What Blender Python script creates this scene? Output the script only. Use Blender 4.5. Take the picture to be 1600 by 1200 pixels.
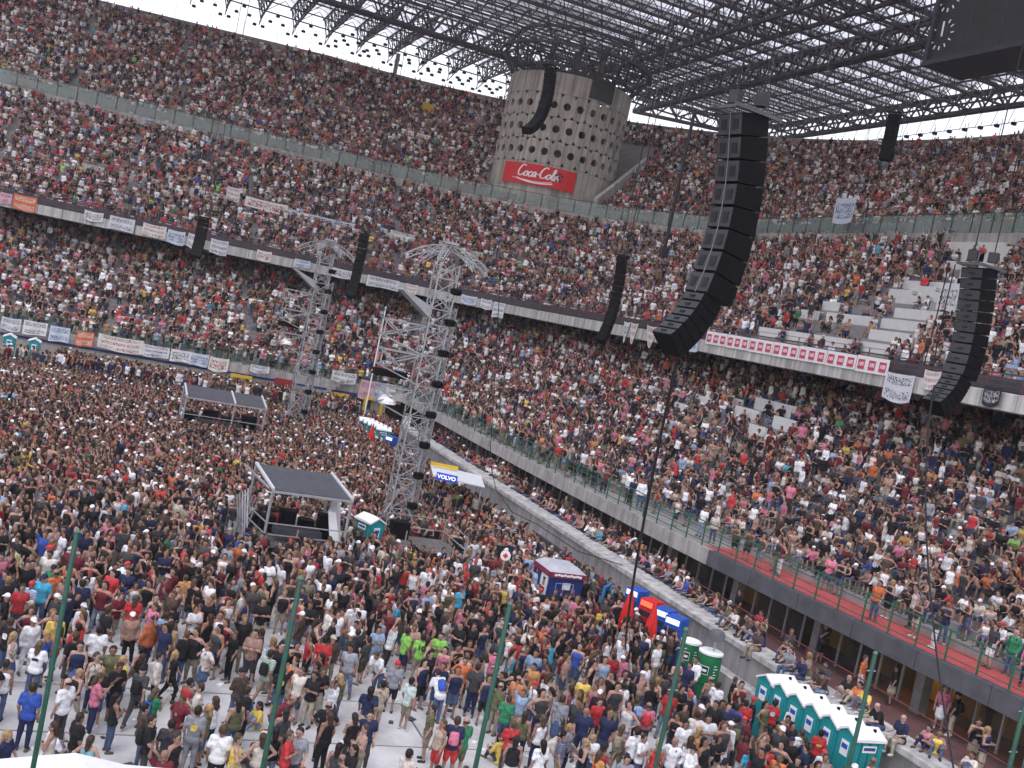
import bpy, bmesh, math, random
import numpy as np
from mathutils import Vector, Matrix, Euler
random.seed(7); RNG = np.random.default_rng(11)
R = math.radians
SC = bpy.context.scene
for o in list(bpy.data.objects): bpy.data.objects.remove(o)
COL = SC.collection

# ------------------------------------------------------------------ camera
CAM_Z = 11.5
HEAD, PITCH, ROLL, FPX = R(22.2), R(3.38), R(11.9), 1645.0
fw = Vector((math.sin(HEAD)*math.cos(PITCH), math.cos(HEAD)*math.cos(PITCH), -math.sin(PITCH)))
r0 = Vector((math.cos(HEAD), -math.sin(HEAD), 0)); u0 = r0.cross(fw)
rt = r0*math.cos(ROLL) + u0*math.sin(ROLL); up = u0*math.cos(ROLL) - r0*math.sin(ROLL)
cd = bpy.data.cameras.new('camera'); cam = bpy.data.objects.new('camera', cd); COL.objects.link(cam)
m = Matrix((rt, up, -fw)).transposed().to_4x4(); m.translation = (0, 0, CAM_Z); cam.matrix_world = m
cd.sensor_width = 36; cd.lens = FPX/1600*36; cd.clip_start = 0.1; cd.clip_end = 2000
SC.camera = cam

# ------------------------------------------------------------------ sky, sun, exposure
SUN_EL, SUN_AZ = R(66), R(215)
w = bpy.data.worlds.new('World'); SC.world = w; w.use_nodes = True
nt = w.node_tree; bg = nt.nodes['Background']
sky = nt.nodes.new('ShaderNodeTexSky'); sky.sky_type = 'NISHITA'; sky.sun_disc = False
sky.sun_elevation = SUN_EL; sky.sun_rotation = SUN_AZ; sky.air_density = 2.0; sky.dust_density = 1.0; sky.ozone_density = 1.0
hs = nt.nodes.new('ShaderNodeHueSaturation'); hs.inputs['Saturation'].default_value = 0.45
nt.links.new(sky.outputs[0], hs.inputs['Color']); tn = nt.nodes.new('ShaderNodeVectorMath'); tn.operation = 'MULTIPLY'; tn.inputs[1].default_value = (1.02, .955, 1.05)   # cool, slightly violet overcast
nt.links.new(hs.outputs[0], tn.inputs[0]); nt.links.new(tn.outputs[0], bg.inputs['Color'])
bg.inputs['Strength'].default_value = 0.15
sl = bpy.data.lights.new('sun', 'SUN'); sl.energy = .6; sl.angle = R(25); sl.color = (1, .975, .95)
so = bpy.data.objects.new('sun', sl); COL.objects.link(so)
sd = Vector((math.sin(SUN_AZ)*math.cos(SUN_EL), math.cos(SUN_AZ)*math.cos(SUN_EL), math.sin(SUN_EL)))
so.rotation_euler = sd.to_track_quat('Z', 'Y').to_euler(); so.location = sd*100
vs = SC.view_settings; vs.view_transform = 'Standard'; vs.look = 'None'; vs.gamma = 1; vs.use_curve_mapping = False
vs.exposure = 0.86
SC.render.engine = 'CYCLES'
SC.cycles.max_bounces = 6; SC.cycles.diffuse_bounces = 4; SC.cycles.transparent_max_bounces = 12

# ------------------------------------------------------------------ materials
MATS = {}
def mat(name, col, rough=.7, var=.12, scale=3., bump=0., metal=0., streak=0., spec=.3, objrand=0.):
    """principled with two scales of noise in the colour, optional bump and vertical streaks"""
    if name in MATS: return MATS[name]
    mt = bpy.data.materials.new(name); mt.use_nodes = True; t = mt.node_tree
    b = t.nodes['Principled BSDF']; b.inputs['Roughness'].default_value = rough; b.inputs['Metallic'].default_value = metal
    b.inputs['Specular IOR Level'].default_value = spec
    tc = t.nodes.new('ShaderNodeTexCoord')
    n1 = t.nodes.new('ShaderNodeTexNoise'); n1.inputs['Scale'].default_value = scale; n1.inputs['Detail'].default_value = 6; n1.inputs['Roughness'].default_value = .65
    t.links.new(tc.outputs['Object'], n1.inputs['Vector'])
    mr = t.nodes.new('ShaderNodeMapRange'); mr.inputs[1].default_value = .3; mr.inputs[2].default_value = .7
    mr.inputs[3].default_value = 1-var; mr.inputs[4].default_value = 1+var
    t.links.new(n1.outputs['Fac'], mr.inputs[0])
    val = mr.outputs[0]
    if streak > 0:
        mp = t.nodes.new('ShaderNodeMapping'); mp.inputs['Scale'].default_value = (1.3, 1.3, .06)
        t.links.new(tc.outputs['Object'], mp.inputs[0])
        n2 = t.nodes.new('ShaderNodeTexNoise'); n2.inputs['Scale'].default_value = 2.2; n2.inputs['Detail'].default_value = 5
        t.links.new(mp.outputs[0], n2.inputs['Vector'])
        m2 = t.nodes.new('ShaderNodeMapRange'); m2.inputs[1].default_value = .35; m2.inputs[2].default_value = .65
        m2.inputs[3].default_value = 1-streak; m2.inputs[4].default_value = 1+streak*.5
        t.links.new(n2.outputs['Fac'], m2.inputs[0])
        mu = t.nodes.new('ShaderNodeMath'); mu.operation = 'MULTIPLY'
        t.links.new(val, mu.inputs[0]); t.links.new(m2.outputs[0], mu.inputs[1]); val = mu.outputs[0]
    if objrand > 0:
        oi = t.nodes.new('ShaderNodeObjectInfo'); m3 = t.nodes.new('ShaderNodeMapRange'); m3.inputs[3].default_value = 1-objrand; m3.inputs[4].default_value = 1+objrand
        t.links.new(oi.outputs['Random'], m3.inputs[0]); mu = t.nodes.new('ShaderNodeMath'); mu.operation = 'MULTIPLY'
        t.links.new(val, mu.inputs[0]); t.links.new(m3.outputs[0], mu.inputs[1]); val = mu.outputs[0]
    vm = t.nodes.new('ShaderNodeVectorMath'); vm.operation = 'SCALE'; vm.inputs[0].default_value = col[:3]
    t.links.new(val, vm.inputs['Scale']); t.links.new(vm.outputs[0], b.inputs['Base Color'])
    if bump > 0:
        bp = t.nodes.new('ShaderNodeBump'); bp.inputs['Strength'].default_value = bump; bp.inputs['Distance'].default_value = .05
        t.links.new(n1.outputs['Fac'], bp.inputs['Height']); t.links.new(bp.outputs[0], b.inputs['Normal'])
    MATS[name] = mt; return mt

def mat_attr(name, attr, rough=.8, kind='INSTANCER'):
    """colour comes from a per-instance attribute (crowd) or from the object's own colour"""
    mt = bpy.data.materials.new(name); mt.use_nodes = True; t = mt.node_tree
    b = t.nodes['Principled BSDF']; b.inputs['Roughness'].default_value = rough; b.inputs['Specular IOR Level'].default_value = .2
    if kind == 'INSTANCER':
        a = t.nodes.new('ShaderNodeAttribute'); a.attribute_type = 'INSTANCER'; a.attribute_name = attr; src = a.outputs['Color']
    else:
        a = t.nodes.new('ShaderNodeObjectInfo'); src = a.outputs['Color']
    tc = t.nodes.new('ShaderNodeTexCoord'); n = t.nodes.new('ShaderNodeTexNoise'); n.inputs['Scale'].default_value = 9; n.inputs['Detail'].default_value = 4
    t.links.new(tc.outputs['Object'], n.inputs['Vector'])
    mr = t.nodes.new('ShaderNodeMapRange'); mr.inputs[1].default_value = .3; mr.inputs[2].default_value = .7; mr.inputs[3].default_value = .62; mr.inputs[4].default_value = 1.2  # colour noise also paints the dark of cloth folds
    t.links.new(n.outputs['Fac'], mr.inputs[0])
    vm = t.nodes.new('ShaderNodeVectorMath'); vm.operation = 'SCALE'
    t.links.new(src, vm.inputs[0]); t.links.new(mr.outputs[0], vm.inputs['Scale']); t.links.new(vm.outputs[0], b.inputs['Base Color'])
    bp = t.nodes.new('ShaderNodeBump'); bp.inputs['Strength'].default_value = .5; bp.inputs['Distance'].default_value = .03
    t.links.new(n.outputs['Fac'], bp.inputs['Height']); t.links.new(bp.outputs[0], b.inputs['Normal'])
    MATS[name] = mt; return mt

def mat_stripe(name, c1, c2, scale, axis=2):
    mt = bpy.data.materials.new(name); mt.use_nodes = True; t = mt.node_tree; b = t.nodes['Principled BSDF']; b.inputs['Roughness'].default_value = .8
    tc = t.nodes.new('ShaderNodeTexCoord'); wv = t.nodes.new('ShaderNodeTexWave'); wv.bands_direction = 'XYZ'[axis]; wv.inputs['Scale'].default_value = scale; wv.inputs['Distortion'].default_value = .6
    t.links.new(tc.outputs['Object'], wv.inputs['Vector'])
    cr = t.nodes.new('ShaderNodeValToRGB'); cr.color_ramp.interpolation = 'CONSTANT'
    cr.color_ramp.elements[0].color = (*c1, 1); cr.color_ramp.elements[1].color = (*c2, 1); cr.color_ramp.elements[1].position = .5
    t.links.new(wv.outputs['Fac'], cr.inputs[0]); t.links.new(cr.outputs[0], b.inputs['Base Color']); MATS[name] = mt; return mt

def mat_banner(name, paper, ink, rows, seed):
    """painted bed-sheet: lines of scrawl that cannot be read"""
    mt = bpy.data.materials.new(name); mt.use_nodes = True; t = mt.node_tree; b = t.nodes['Principled BSDF']; b.inputs['Roughness'].default_value = .85
    uv = t.nodes.new('ShaderNodeTexCoord')
    sp = t.nodes.new('ShaderNodeSeparateXYZ'); t.links.new(uv.outputs['UV'], sp.inputs[0])
    def math_(op, a, b_=None, c=None):
        n = t.nodes.new('ShaderNodeMath'); n.operation = op
        for i, v in enumerate((a, b_, c)):
            if v is None: continue
            if isinstance(v, (int, float)): n.inputs[i].default_value = v
            else: t.links.new(v, n.inputs[i])
        return n.outputs[0]
    rowf = math_('FRACT', math_('MULTIPLY', sp.outputs[1], rows))
    inrow = math_('MULTIPLY', math_('GREATER_THAN', rowf, .2), math_('LESS_THAN', rowf, .8))
    mp = t.nodes.new('ShaderNodeMapping'); mp.inputs['Scale'].default_value = (14, rows*3.1, 1); mp.inputs['Location'].default_value = (seed*3.7, seed*1.3, 0)
    t.links.new(uv.outputs['UV'], mp.inputs[0])
    vo = t.nodes.new('ShaderNodeTexNoise'); vo.inputs['Scale'].default_value = 1.3; vo.inputs['Detail'].default_value = 1.5
    t.links.new(mp.outputs[0], vo.inputs['Vector'])
    line = math_('LESS_THAN', math_('ABSOLUTE', math_('SUBTRACT', vo.outputs['Fac'], .5)), .045)
    gate = math_('MULTIPLY', math_('GREATER_THAN', sp.outputs[0], .07), math_('LESS_THAN', sp.outputs[0], .93))
    f = math_('MULTIPLY', math_('MULTIPLY', line, inrow), gate)
    n2 = t.nodes.new('ShaderNodeTexNoise'); n2.inputs['Scale'].default_value = 4; t.links.new(uv.outputs['UV'], n2.inputs['Vector'])
    dirt = t.nodes.new('ShaderNodeMix'); dirt.data_type = 'RGBA'; dirt.inputs[6].default_value = (*[c*.82 for c in paper], 1); dirt.inputs[7].default_value = (*paper, 1)
    t.links.new(n2.outputs['Fac'], dirt.inputs[0])
    mx = t.nodes.new('ShaderNodeMix'); mx.data_type = 'RGBA'; mx.inputs[7].default_value = (*ink, 1)
    t.links.new(f, mx.inputs[0]); t.links.new(dirt.outputs[2], mx.inputs[6]); t.links.new(mx.outputs[2], b.inputs['Base Color'])
    MATS[name] = mt; return mt

def mat_emit(name, col, s):
    mt = bpy.data.materials.new(name); mt.use_nodes = True; b = mt.node_tree.nodes['Principled BSDF']
    b.inputs['Base Color'].default_value = (*col, 1); b.inputs['Emission Color'].default_value = (*col, 1); b.inputs['Emission Strength'].default_value = s
    MATS[name] = mt; return mt

CONC = mat('concrete', (.36, .34, .32), .85, .2, 1.2, .25, streak=.25)
CONC_T = mat('terrace concrete', (.27, .255, .245), .85, .18, 1.5, .2)
WHITEC = mat('pale fascia concrete', (.47, .455, .425), .75, .14, .8, .1, streak=.34, objrand=.07)
DARKC = mat('dark soffit concrete', (.055, .055, .06), .9, .2, .8, .2)  # shade under the tiers is put into this dark colour
TOWERC = mat('tower concrete', (.40, .365, .32), .85, .16, .6, .25, streak=.42, objrand=.02)
COVER = mat('pitch cover', (.47, .465, .445), .65, .30, .55, .12, objrand=.10)
SOIL = mat('brown track', (.115, .085, .065), .9, .3, 1.2, .4)
TRACK = mat('red track', (.12, .062, .058), .8, .22, 2.0, .15)
RED_WALK = mat('red walkway', (.42, .075, .075), .7, .2, 1.5, .1)
TRUSS = mat('dark roof steel', (.085, .078, .082), .55, .3, 1.0, metal=.2)
STEEL = mat('aluminium truss', (.38, .385, .395), .42, .25, 3, metal=.45)
GALV = mat('galvanised steel', (.36, .365, .37), .5, .15, 5, metal=.4)
BLACK = mat('black cabinet', (.006, .006, .007), .6, .3, 4, spec=.08)
BLACK2 = mat('black cabinet rear', (.058, .058, .061), .6, .25, 4, spec=.1)
RUBBER = mat('black cable', (.014, .014, .016), .6, .2, 8)
GREEN_P = mat('green pole paint', (.014, .068, .043), .45, .3, 5)
GREEN_R = mat('green rail paint', (.03, .13, .075), .5, .25, 5)
MAROON = mat('maroon rail paint', (.16, .05, .05), .6, .25, 5)
DARKPANEL = mat('dark parapet', (.055, .055, .062), .7, .3, 2)
YELLOW = mat('yellow paint', (.62, .40, .02), .5, .15, 4)
OCHRE = mat('ochre interior wall', (.30, .175, .04), .7, .2, 1.2)
GLASSY = mat('dark glazing', (.035, .04, .045), .12, .3, 2, spec=.6)
TEAL = mat('teal plastic', (.015, .26, .27), .4, .12, 4)
TEAL_D = mat('dark teal plastic', (.01, .16, .17), .45, .12, 4)
WHITEP = mat('white plastic', (.78, .78, .76), .45, .06, 4)
WHITEF = mat('white cloth', (.74, .74, .73), .8, .07, 2, .2)
REDP = mat('red paint', (.62, .02, .025), .45, .1, 4)
REDF = mat('red canvas', (.60, .025, .02), .75, .14, 6, .3)
NAVY = mat('navy panel', (.02, .035, .15), .5, .15, 3)
BLUEP = mat('blue plastic', (.02, .09, .42), .4, .12, 4)
BEERG = mat('beer green', (.012, .155, .055), .4, .15, 3)
TENTR = mat('dark tent roof', (.070, .072, .078), .7, .2, 3, .15)
BOARD = mat('platform boards', (.13, .12, .11), .8, .3, 2, .2)
INK = mat('white lettering', (.82, .82, .82), .6, .04, 4)
INKR = mat('red lettering', (.56, .06, .11), .6, .04, 4)
GREYP = mat('grey paint', (.27, .27, .28), .5, .15, 4)
AWN = mat('pale awning', (.62, .63, .64), .6, .08, 3)
LAMPW = mat_emit('lit sign white', (.75, .82, 1.0), .4)
LAMPR = mat_emit('lit sign red', (.9, .14, .06), .6)
LAMPY = mat_emit('warm strip lamp', (1.0, .72, .22), 5.0)
SEATR = mat('red seat plastic', (.26, .02, .025), .5, .15, 5)

def mat_glass(name, col, alpha):
    mt = bpy.data.materials.new(name); mt.use_nodes = True; t = mt.node_tree; b = t.nodes['Principled BSDF']
    b.inputs['Base Color'].default_value = (*col, 1); b.inputs['Roughness'].default_value = .15; b.inputs['Alpha'].default_value = alpha
    tc = t.nodes.new('ShaderNodeTexCoord'); n = t.nodes.new('ShaderNodeTexNoise'); n.inputs['Scale'].default_value = .35; n.inputs['Detail'].default_value = 3
    t.links.new(tc.outputs['Object'], n.inputs['Vector'])
    mr = t.nodes.new('ShaderNodeMapRange'); mr.inputs[1].default_value = .35; mr.inputs[2].default_value = .65; mr.inputs[3].default_value = alpha*.55; mr.inputs[4].default_value = min(1, alpha*1.4)
    t.links.new(n.outputs['Fac'], mr.inputs[0]); t.links.new(mr.outputs[0], b.inputs['Alpha'])
    MATS[name] = mt; return mt
RAILGLASS = mat_glass('greenish rail glass', (.24, .31, .285), .36)

def mat_roof(name):
    mt = bpy.data.materials.new(name); mt.use_nodes = True; t = mt.node_tree; t.nodes.clear()
    o = t.nodes.new('ShaderNodeOutputMaterial'); tr = t.nodes.new('ShaderNodeBsdfTranslucent'); df = t.nodes.new('ShaderNodeBsdfDiffuse'); mx = t.nodes.new('ShaderNodeMixShader')
    tc = t.nodes.new('ShaderNodeTexCoord'); n = t.nodes.new('ShaderNodeTexNoise'); n.inputs['Scale'].default_value = .16; n.inputs['Detail'].default_value = 5
    t.links.new(tc.outputs['Object'], n.inputs['Vector'])
    cr = t.nodes.new('ShaderNodeValToRGB'); cr.color_ramp.elements[0].position = .35; cr.color_ramp.elements[0].color = (.56, .54, .52, 1); cr.color_ramp.elements[1].position = .6; cr.color_ramp.elements[1].color = (.84, .84, .85, 1)
    t.links.new(n.outputs['Fac'], cr.inputs[0]); t.links.new(cr.outputs[0], tr.inputs[0])
    df.inputs[0].default_value = (.4, .4, .39, 1); mx.inputs[0].default_value = .22
    t.links.new(tr.outputs[0], mx.inputs[1]); t.links.new(df.outputs[0], mx.inputs[2]); t.links.new(mx.outputs[0], o.inputs[0])
    MATS[name] = mt; return mt
ROOFPANEL = mat_roof('translucent roof sheet')

# ------------------------------------------------------------------ mesh helpers
class MB:
    """collects faces in world or local coordinates; build() links them as one mesh object"""
    def __init__(s): s.v = []; s.f = []; s.mi = []; s.m = 0
    def add(s, vs, fs):
        k = len(s.v); s.v.extend(tuple(v) for v in vs); s.f.extend(tuple(i+k for i in f) for f in fs); s.mi.extend([s.m]*len(fs)); return s
    def box(s, c, h, rz=0, M=None):
        ca, sa = math.cos(rz), math.sin(rz); vs = []
        for x in (-1, 1):
            for y in (-1, 1):
                for z in (-1, 1):
                    p = (x*h[0], y*h[1], z*h[2])
                    if M is not None: p = M @ Vector(p); vs.append((c[0]+p[0], c[1]+p[1], c[2]+p[2]))
                    else: vs.append((c[0]+p[0]*ca-p[1]*sa, c[1]+p[0]*sa+p[1]*ca, c[2]+p[2]))
        return s.add(vs, [(0, 1, 3, 2), (4, 6, 7, 5), (0, 4, 5, 1), (2, 3, 7, 6), (0, 2, 6, 4), (1, 5, 7, 3)])
    def hexa(s, b4, t4):      # 4 bottom points, 4 top points, same winding (ccw from above)
        return s.add(list(b4)+list(t4), [(3, 2, 1, 0), (4, 5, 6, 7), (0, 1, 5, 4), (1, 2, 6, 5), (2, 3, 7, 6), (3, 0, 4, 7)])
    def bar(s, a, b, r, n=4, r2=None, cap=True):
        a = Vector(a); b = Vector(b); d = (b-a)
        if d.length < 1e-6: return s
        d.normalize(); ref = Vector((0, 0, 1)) if abs(d.z) < .95 else Vector((1, 0, 0))
        x = d.cross(ref).normalized(); y = d.cross(x); r2 = r if r2 is None else r2
        ph = math.pi/4 if n == 4 else 0
        vs = [a+(x*math.cos(ph+2*math.pi*i/n)+y*math.sin(ph+2*math.pi*i/n))*r for i in range(n)]+[b+(x*math.cos(ph+2*math.pi*i/n)+y*math.sin(ph+2*math.pi*i/n))*r2 for i in range(n)]
        fs = [(i, (i+1) % n, n+(i+1) % n, n+i) for i in range(n)]
        if cap: fs += [tuple(reversed(range(n))), tuple(range(n, 2*n))]
        return s.add(vs, fs)
    def path(s, pts, r, n=6):
        for a, b in zip(pts[:-1], pts[1:]): s.bar(a, b, r, n)
        return s
    def lathe(s, c, prof, n=24):
        vs = []; fs = []
        for (r, z) in prof:
            for i in range(n): vs.append((c[0]+r*math.cos(2*math.pi*i/n), c[1]+r*math.sin(2*math.pi*i/n), c[2]+z))
        for k in range(len(prof)-1):
            for i in range(n): fs.append((k*n+i, k*n+(i+1) % n, (k+1)*n+(i+1) % n, (k+1)*n+i))
        fs.append(tuple(reversed(range(n)))); fs.append(tuple(range((len(prof)-1)*n, len(prof)*n)))
        return s.add(vs, fs)
    def mesh(s, name):
        me = bpy.data.meshes.new(name); me.from_pydata(s.v, [], s.f); me.polygons.foreach_set('material_index', s.mi); me.update(); return me
    def build(s, name, mt, parent=None, smooth=False):
        me = s.mesh(name)
        for x in (mt if isinstance(mt, (list, tuple)) else [mt]): me.materials.append(x)
        if smooth: me.polygons.foreach_set('use_smooth', [True]*len(me.polygons))
        return put(name, me, parent)
def put(name, me, parent=None, loc=None, rz=0, local=False):
    o = bpy.data.objects.new(name, me); COL.objects.link(o)
    if loc is not None: o.location = loc
    if rz: o.rotation_euler.z = rz
    if parent is not None:
        o.parent = parent
        if not local: o.matrix_parent_inverse = parent.matrix_basis.inverted()
    return o
def tag(o, label=None, cat=None, group=None, kind=None):
    if label: o['label'] = label
    if cat: o['category'] = cat
    if group: o['group'] = group
    if kind: o['kind'] = kind
    return o
def thing(name, label, cat, loc=(0, 0, 0), rz=0, group=None):
    o = bpy.data.objects.new(name, None); COL.objects.link(o); o.empty_display_size = .3
    o.location = loc; o.rotation_euler.z = rz; tag(o, label, cat, group); return o
def dup(root, loc, rz, label):
    r = root.copy(); COL.objects.link(r); r.location = loc; r.rotation_euler.z = rz; r['label'] = label
    for ch in root.children:
        c = ch.copy(); COL.objects.link(c); c.parent = r
        for g in ch.children:
            d = g.copy(); COL.objects.link(d); d.parent = c
    return r
def text_part(txt, size, M, mt, parent, name='lettering', shear=0., bold=0., align='CENTER', sx=1., extr=.01):
    cu = bpy.data.curves.new('t', 'FONT'); cu.body = txt; cu.size = size; cu.align_x = align; cu.align_y = 'CENTER'; cu.shear = shear; cu.offset = bold; cu.extrude = extr; cu.resolution_u = 3
    t = bpy.data.objects.new('t', cu); COL.objects.link(t); bpy.context.view_layer.update()
    me = bpy.data.meshes.new_from_object(t.evaluated_get(bpy.context.evaluated_depsgraph_get())); bpy.data.objects.remove(t); bpy.data.curves.remove(cu)
    me.transform(Matrix.Diagonal((sx, 1, 1, 1))); me.transform(M); me.materials.clear(); me.materials.append(mt); me.name = name
    return put(name, me, parent)
def frame(o, xdir, ydir):      # matrix with local x, y along given directions, origin o
    x = Vector(xdir).normalized(); y = Vector(ydir); y = (y-x*y.dot(x)).normalized(); z = x.cross(y)
    M = Matrix((x, y, z)).transposed().to_4x4(); M.translation = o; return M
# ------------------------------------------------------------------ stadium plan: an L of stands round the corner point (CX, CY)
CX, CY = 24.0, 86.0
YN, XL = 6.0, -46.0            # how far the right stand comes back and the far stand runs left
def P(d, u):
    if u <= 0: return Vector((CX+d, CY+u, 0))
    if u <= 1: return Vector((CX+d*math.cos(u*math.pi/2), CY+d*math.sin(u*math.pi/2), 0))
    return Vector((CX-(u-1), CY+d*(1+.004*(u-1)), 0))
def N(u):
    if u <= 0: return Vector((1, 0, 0))
    if u <= 1: return Vector((math.cos(u*math.pi/2), math.sin(u*math.pi/2), 0))
    return Vector((0, 1, 0))
def US(step, arc):
    a = list(np.arange(YN-CY, -.01, step))+list(np.linspace(0, 1, arc))+list(np.arange(1+step, 1+CX-XL+.01, step))
    return [float(x) for x in a]
def along(d, pitch, u0=None, u1=None):
    """(u) values spaced by pitch metres at offset d"""
    L1 = CY-YN; L2 = d*math.pi/2; L3 = CX-XL; n = int((L1+L2+L3)/pitch); out = []
    for i in range(n+1):
        s = i*pitch
        u = s-L1 if s < L1 else ((s-L1)/L2 if s < L1+L2 else 1+(s-L1-L2))
        out.append(u)
    return out
_dx = [6, 24.9, 26.7, 31, 34.6, 39.2, 44.5, 51.4, 60, 74, 80, 86]; _dy = [4.8, 3.85, 3.65, 3.3, 3.05, 2.75, 2.4, 2.1, 1.85, 1.75, 1.75, 1.8]
def dsl(u): return float(np.interp(CY+u, _dx, _dy)) if u < 0 else 1.8

def sweep(mb, us, prof, closed=False):
    """prof(u) -> list of (d, z); sweeps the profile along the plan"""
    rows = []; base = len(mb.v)
    for u in us:
        pr = prof(u)
        for d, z in pr: p = P(d, u); mb.v.append((p.x, p.y, z))
    n = len(prof(us[0]))
    for i in range(len(us)-1):
        for k in range(n-1 if not closed else n):
            a = base+i*n+k; b = base+i*n+(k+1) % n; mb.f.append((a, b, b+n, a+n)); mb.mi.append(mb.m)
    return mb

# ---- ground
g = MB(); g.add([(-400, -400, 0), (400, -400, 0), (400, 400, 0), (-400, 400, 0)], [(0, 1, 2, 3)])
tag(g.build('ground', SOIL), kind='structure')
pc = MB(); pc.add([(-60, -10, .012), (19.6, -10, .012), (19.6, 84, .012), (-60, 84, .012)], [(0, 1, 2, 3)])
pitch = tag(pc.build('pitch_cover', mat('pitch cover base', (.16, .155, .15), .8, .2, 1.5)), kind='structure')
pb = MB(); pb.box((0, 0, .012), (2.965, 1.365, .012)); pme = pb.mesh('cover_panel'); pme.materials.append(COVER)
pb = MB(); pb.box((0, 0, .012), (1.465, 1.365, .012)); pmh = pb.mesh('cover_panel_half'); pmh.materials.append(COVER)
for j in range(17):
    off = (j % 2)*3.0; y = 12.6+j*2.8
    for i in range(-3, 4):
        x = i*6.0-.9+off-1.0
        if x-3 > 19: continue
        if abs(y-.5*x-20) > 60: continue
        if x+3 > 20.3: put('cover_panel', pmh, pitch, (x-1.5, y, .013+.003*random.random()))
        else: put('cover_panel', pme, pitch, (x, y, .013+.004*random.random()), rz=random.uniform(-.004, .004))

# ---- lower stand
US1 = US(2.0, 9)
low = thing('lower_stand', 'lower grandstand with red walkway and green railing around the pitch', 'grandstand', (30, 86, 0))
def upto(us, lim): return [u for u in us if u <= lim]
mb = MB(); sweep(mb, upto(US1, -8), lambda u: [(-.62, 1.62), (-.62, 1.80), (.42, 1.82), (.42, .9)])
wall = mb.build('ledge', WHITEC, low)
mb = MB(); sweep(mb, upto(US1, -8), lambda u: [(-.35, 0), (-.35, 1.66)]); mb.build('ledge_face', CONC, low)
mb = MB(); sweep(mb, upto(US1, -30), lambda u: [(-1.35, 0), (-1.35, .82), (-1.12, .82), (-1.12, .60), (-.36, .60)]); mb.build('kerb', WHITEC, low)
mb = MB(); mb.box((CX-.1, CY-7.9, 1.25), (.25, .12, 1.3)); mb.build('wall_end', WHITEP, low)
mb = MB(); sweep(mb, US1, lambda u: [(.40, 1.0), (dsl(u)+5, 1.0)]); mb.build('track', TRACK, low)
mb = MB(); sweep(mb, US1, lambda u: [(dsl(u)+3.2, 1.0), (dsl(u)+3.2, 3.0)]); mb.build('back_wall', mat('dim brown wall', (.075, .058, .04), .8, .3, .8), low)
for y in (19.5, 21.5, 23.2, 25.4, 27.2, 29.0, 31.2, 33.5, 39.5, 43.5, 51.0, 57.5, 63.0, 69.0):
    m_ = MB(); d = dsl(y-CY)+3.12; m_.box((CX+d, y, 1.75), (.04, random.uniform(.6, .85), .68)); m_.build('ochre_panel', OCHRE, low)
# slab edge pieces
us = along(3, 3.0)
for a, b in zip(us[:-1], us[1:]):
    m_ = MB(); bb = b-(b-a)*.01
    A0, A1 = P(dsl(a), a), P(dsl(bb), bb); B0, B1 = P(dsl(a)+.35, a), P(dsl(bb)+.35, bb)
    z = lambda p, h: (p.x, p.y, h)
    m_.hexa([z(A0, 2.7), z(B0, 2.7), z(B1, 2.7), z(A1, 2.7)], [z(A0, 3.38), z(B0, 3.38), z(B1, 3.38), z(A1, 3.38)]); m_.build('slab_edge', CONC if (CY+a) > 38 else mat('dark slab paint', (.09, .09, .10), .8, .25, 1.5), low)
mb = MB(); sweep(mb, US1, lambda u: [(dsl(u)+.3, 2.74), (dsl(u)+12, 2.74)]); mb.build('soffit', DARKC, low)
# walkway: red on the near right, grey beyond
mb = MB(); sweep(mb, [u for u in US1 if CY+u <= 41], lambda u: [(dsl(u)+.33, 3.36), (dsl(u)+2.6, 3.36)]); mb.build('walkway', RED_WALK, low)
mb = MB(); sweep(mb, [u for u in US1 if CY+u >= 40], lambda u: [(dsl(u)+.33, 3.358), (dsl(u)+2.6, 3.358)]); mb.build('walkway', CONC_T, low)
LOW_N, LOW_D, LOW_R = 23, .70, .37
def lowd(u, k): return dsl(u)+2.5+LOW_D*k
def lowz(k): return 3.36+.30+LOW_R*k
def prof(u):
    o = [(lowd(u, 0), 3.3)]
    for k in range(LOW_N): o += [(lowd(u, k), lowz(k)), (lowd(u, k+1), lowz(k))]
    return o
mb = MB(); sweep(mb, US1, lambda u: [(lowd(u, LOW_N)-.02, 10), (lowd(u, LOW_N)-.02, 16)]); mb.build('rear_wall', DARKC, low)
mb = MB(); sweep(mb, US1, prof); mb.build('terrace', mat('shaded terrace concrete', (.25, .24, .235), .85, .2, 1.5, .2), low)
# columns and mullions under the slab
colm = MB(); colm.box((0, 0, 1.0), (.2, .2, 1.02)); cme = colm.mesh('column'); cme.materials.append(mat('grimy column concrete', (.20, .19, .18), .85, .25, 1.5))  # columns in a darker grey than the general concrete
mul = MB(); mul.box((0, 0, .9), (.035, .035, .9)); mme = mul.mesh('mullion'); mme.materials.append(GALV)
glz = MB(); glz.box((0, 0, .95), (.02, .46, .72)); gme = glz.mesh('glazing'); gme.materials.append(mat_glass('tinted room glass', (.05, .05, .05), .45))
for i in range(60):
    y = 17.0+i*1.05
    if y > 78: break
    u = y-CY; d = dsl(u)+1.3
    if i % 5 == 0: put('column', cme, low, (CX+d-.1, y, 1.0))
    else: put('mullion', mme, low, (CX+d, y, 1.0))
    if i % 5 in (1, 2, 3): put('glazing', gme, low, (CX+d+.02, y+.52, 1.0))
lp = MB(); 
for k in range(5): lp.box((0, (k-2)*.09, 0), (.25, .028, .02))
lme = lp.mesh('strip_lamp'); lme.materials.append(LAMPY)
for y in (24.6, 27.9, 29.2, 37.5): put('strip_lamp', lme, low, (CX+dsl(y-CY)+2.4, y, 2.66))
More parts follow.
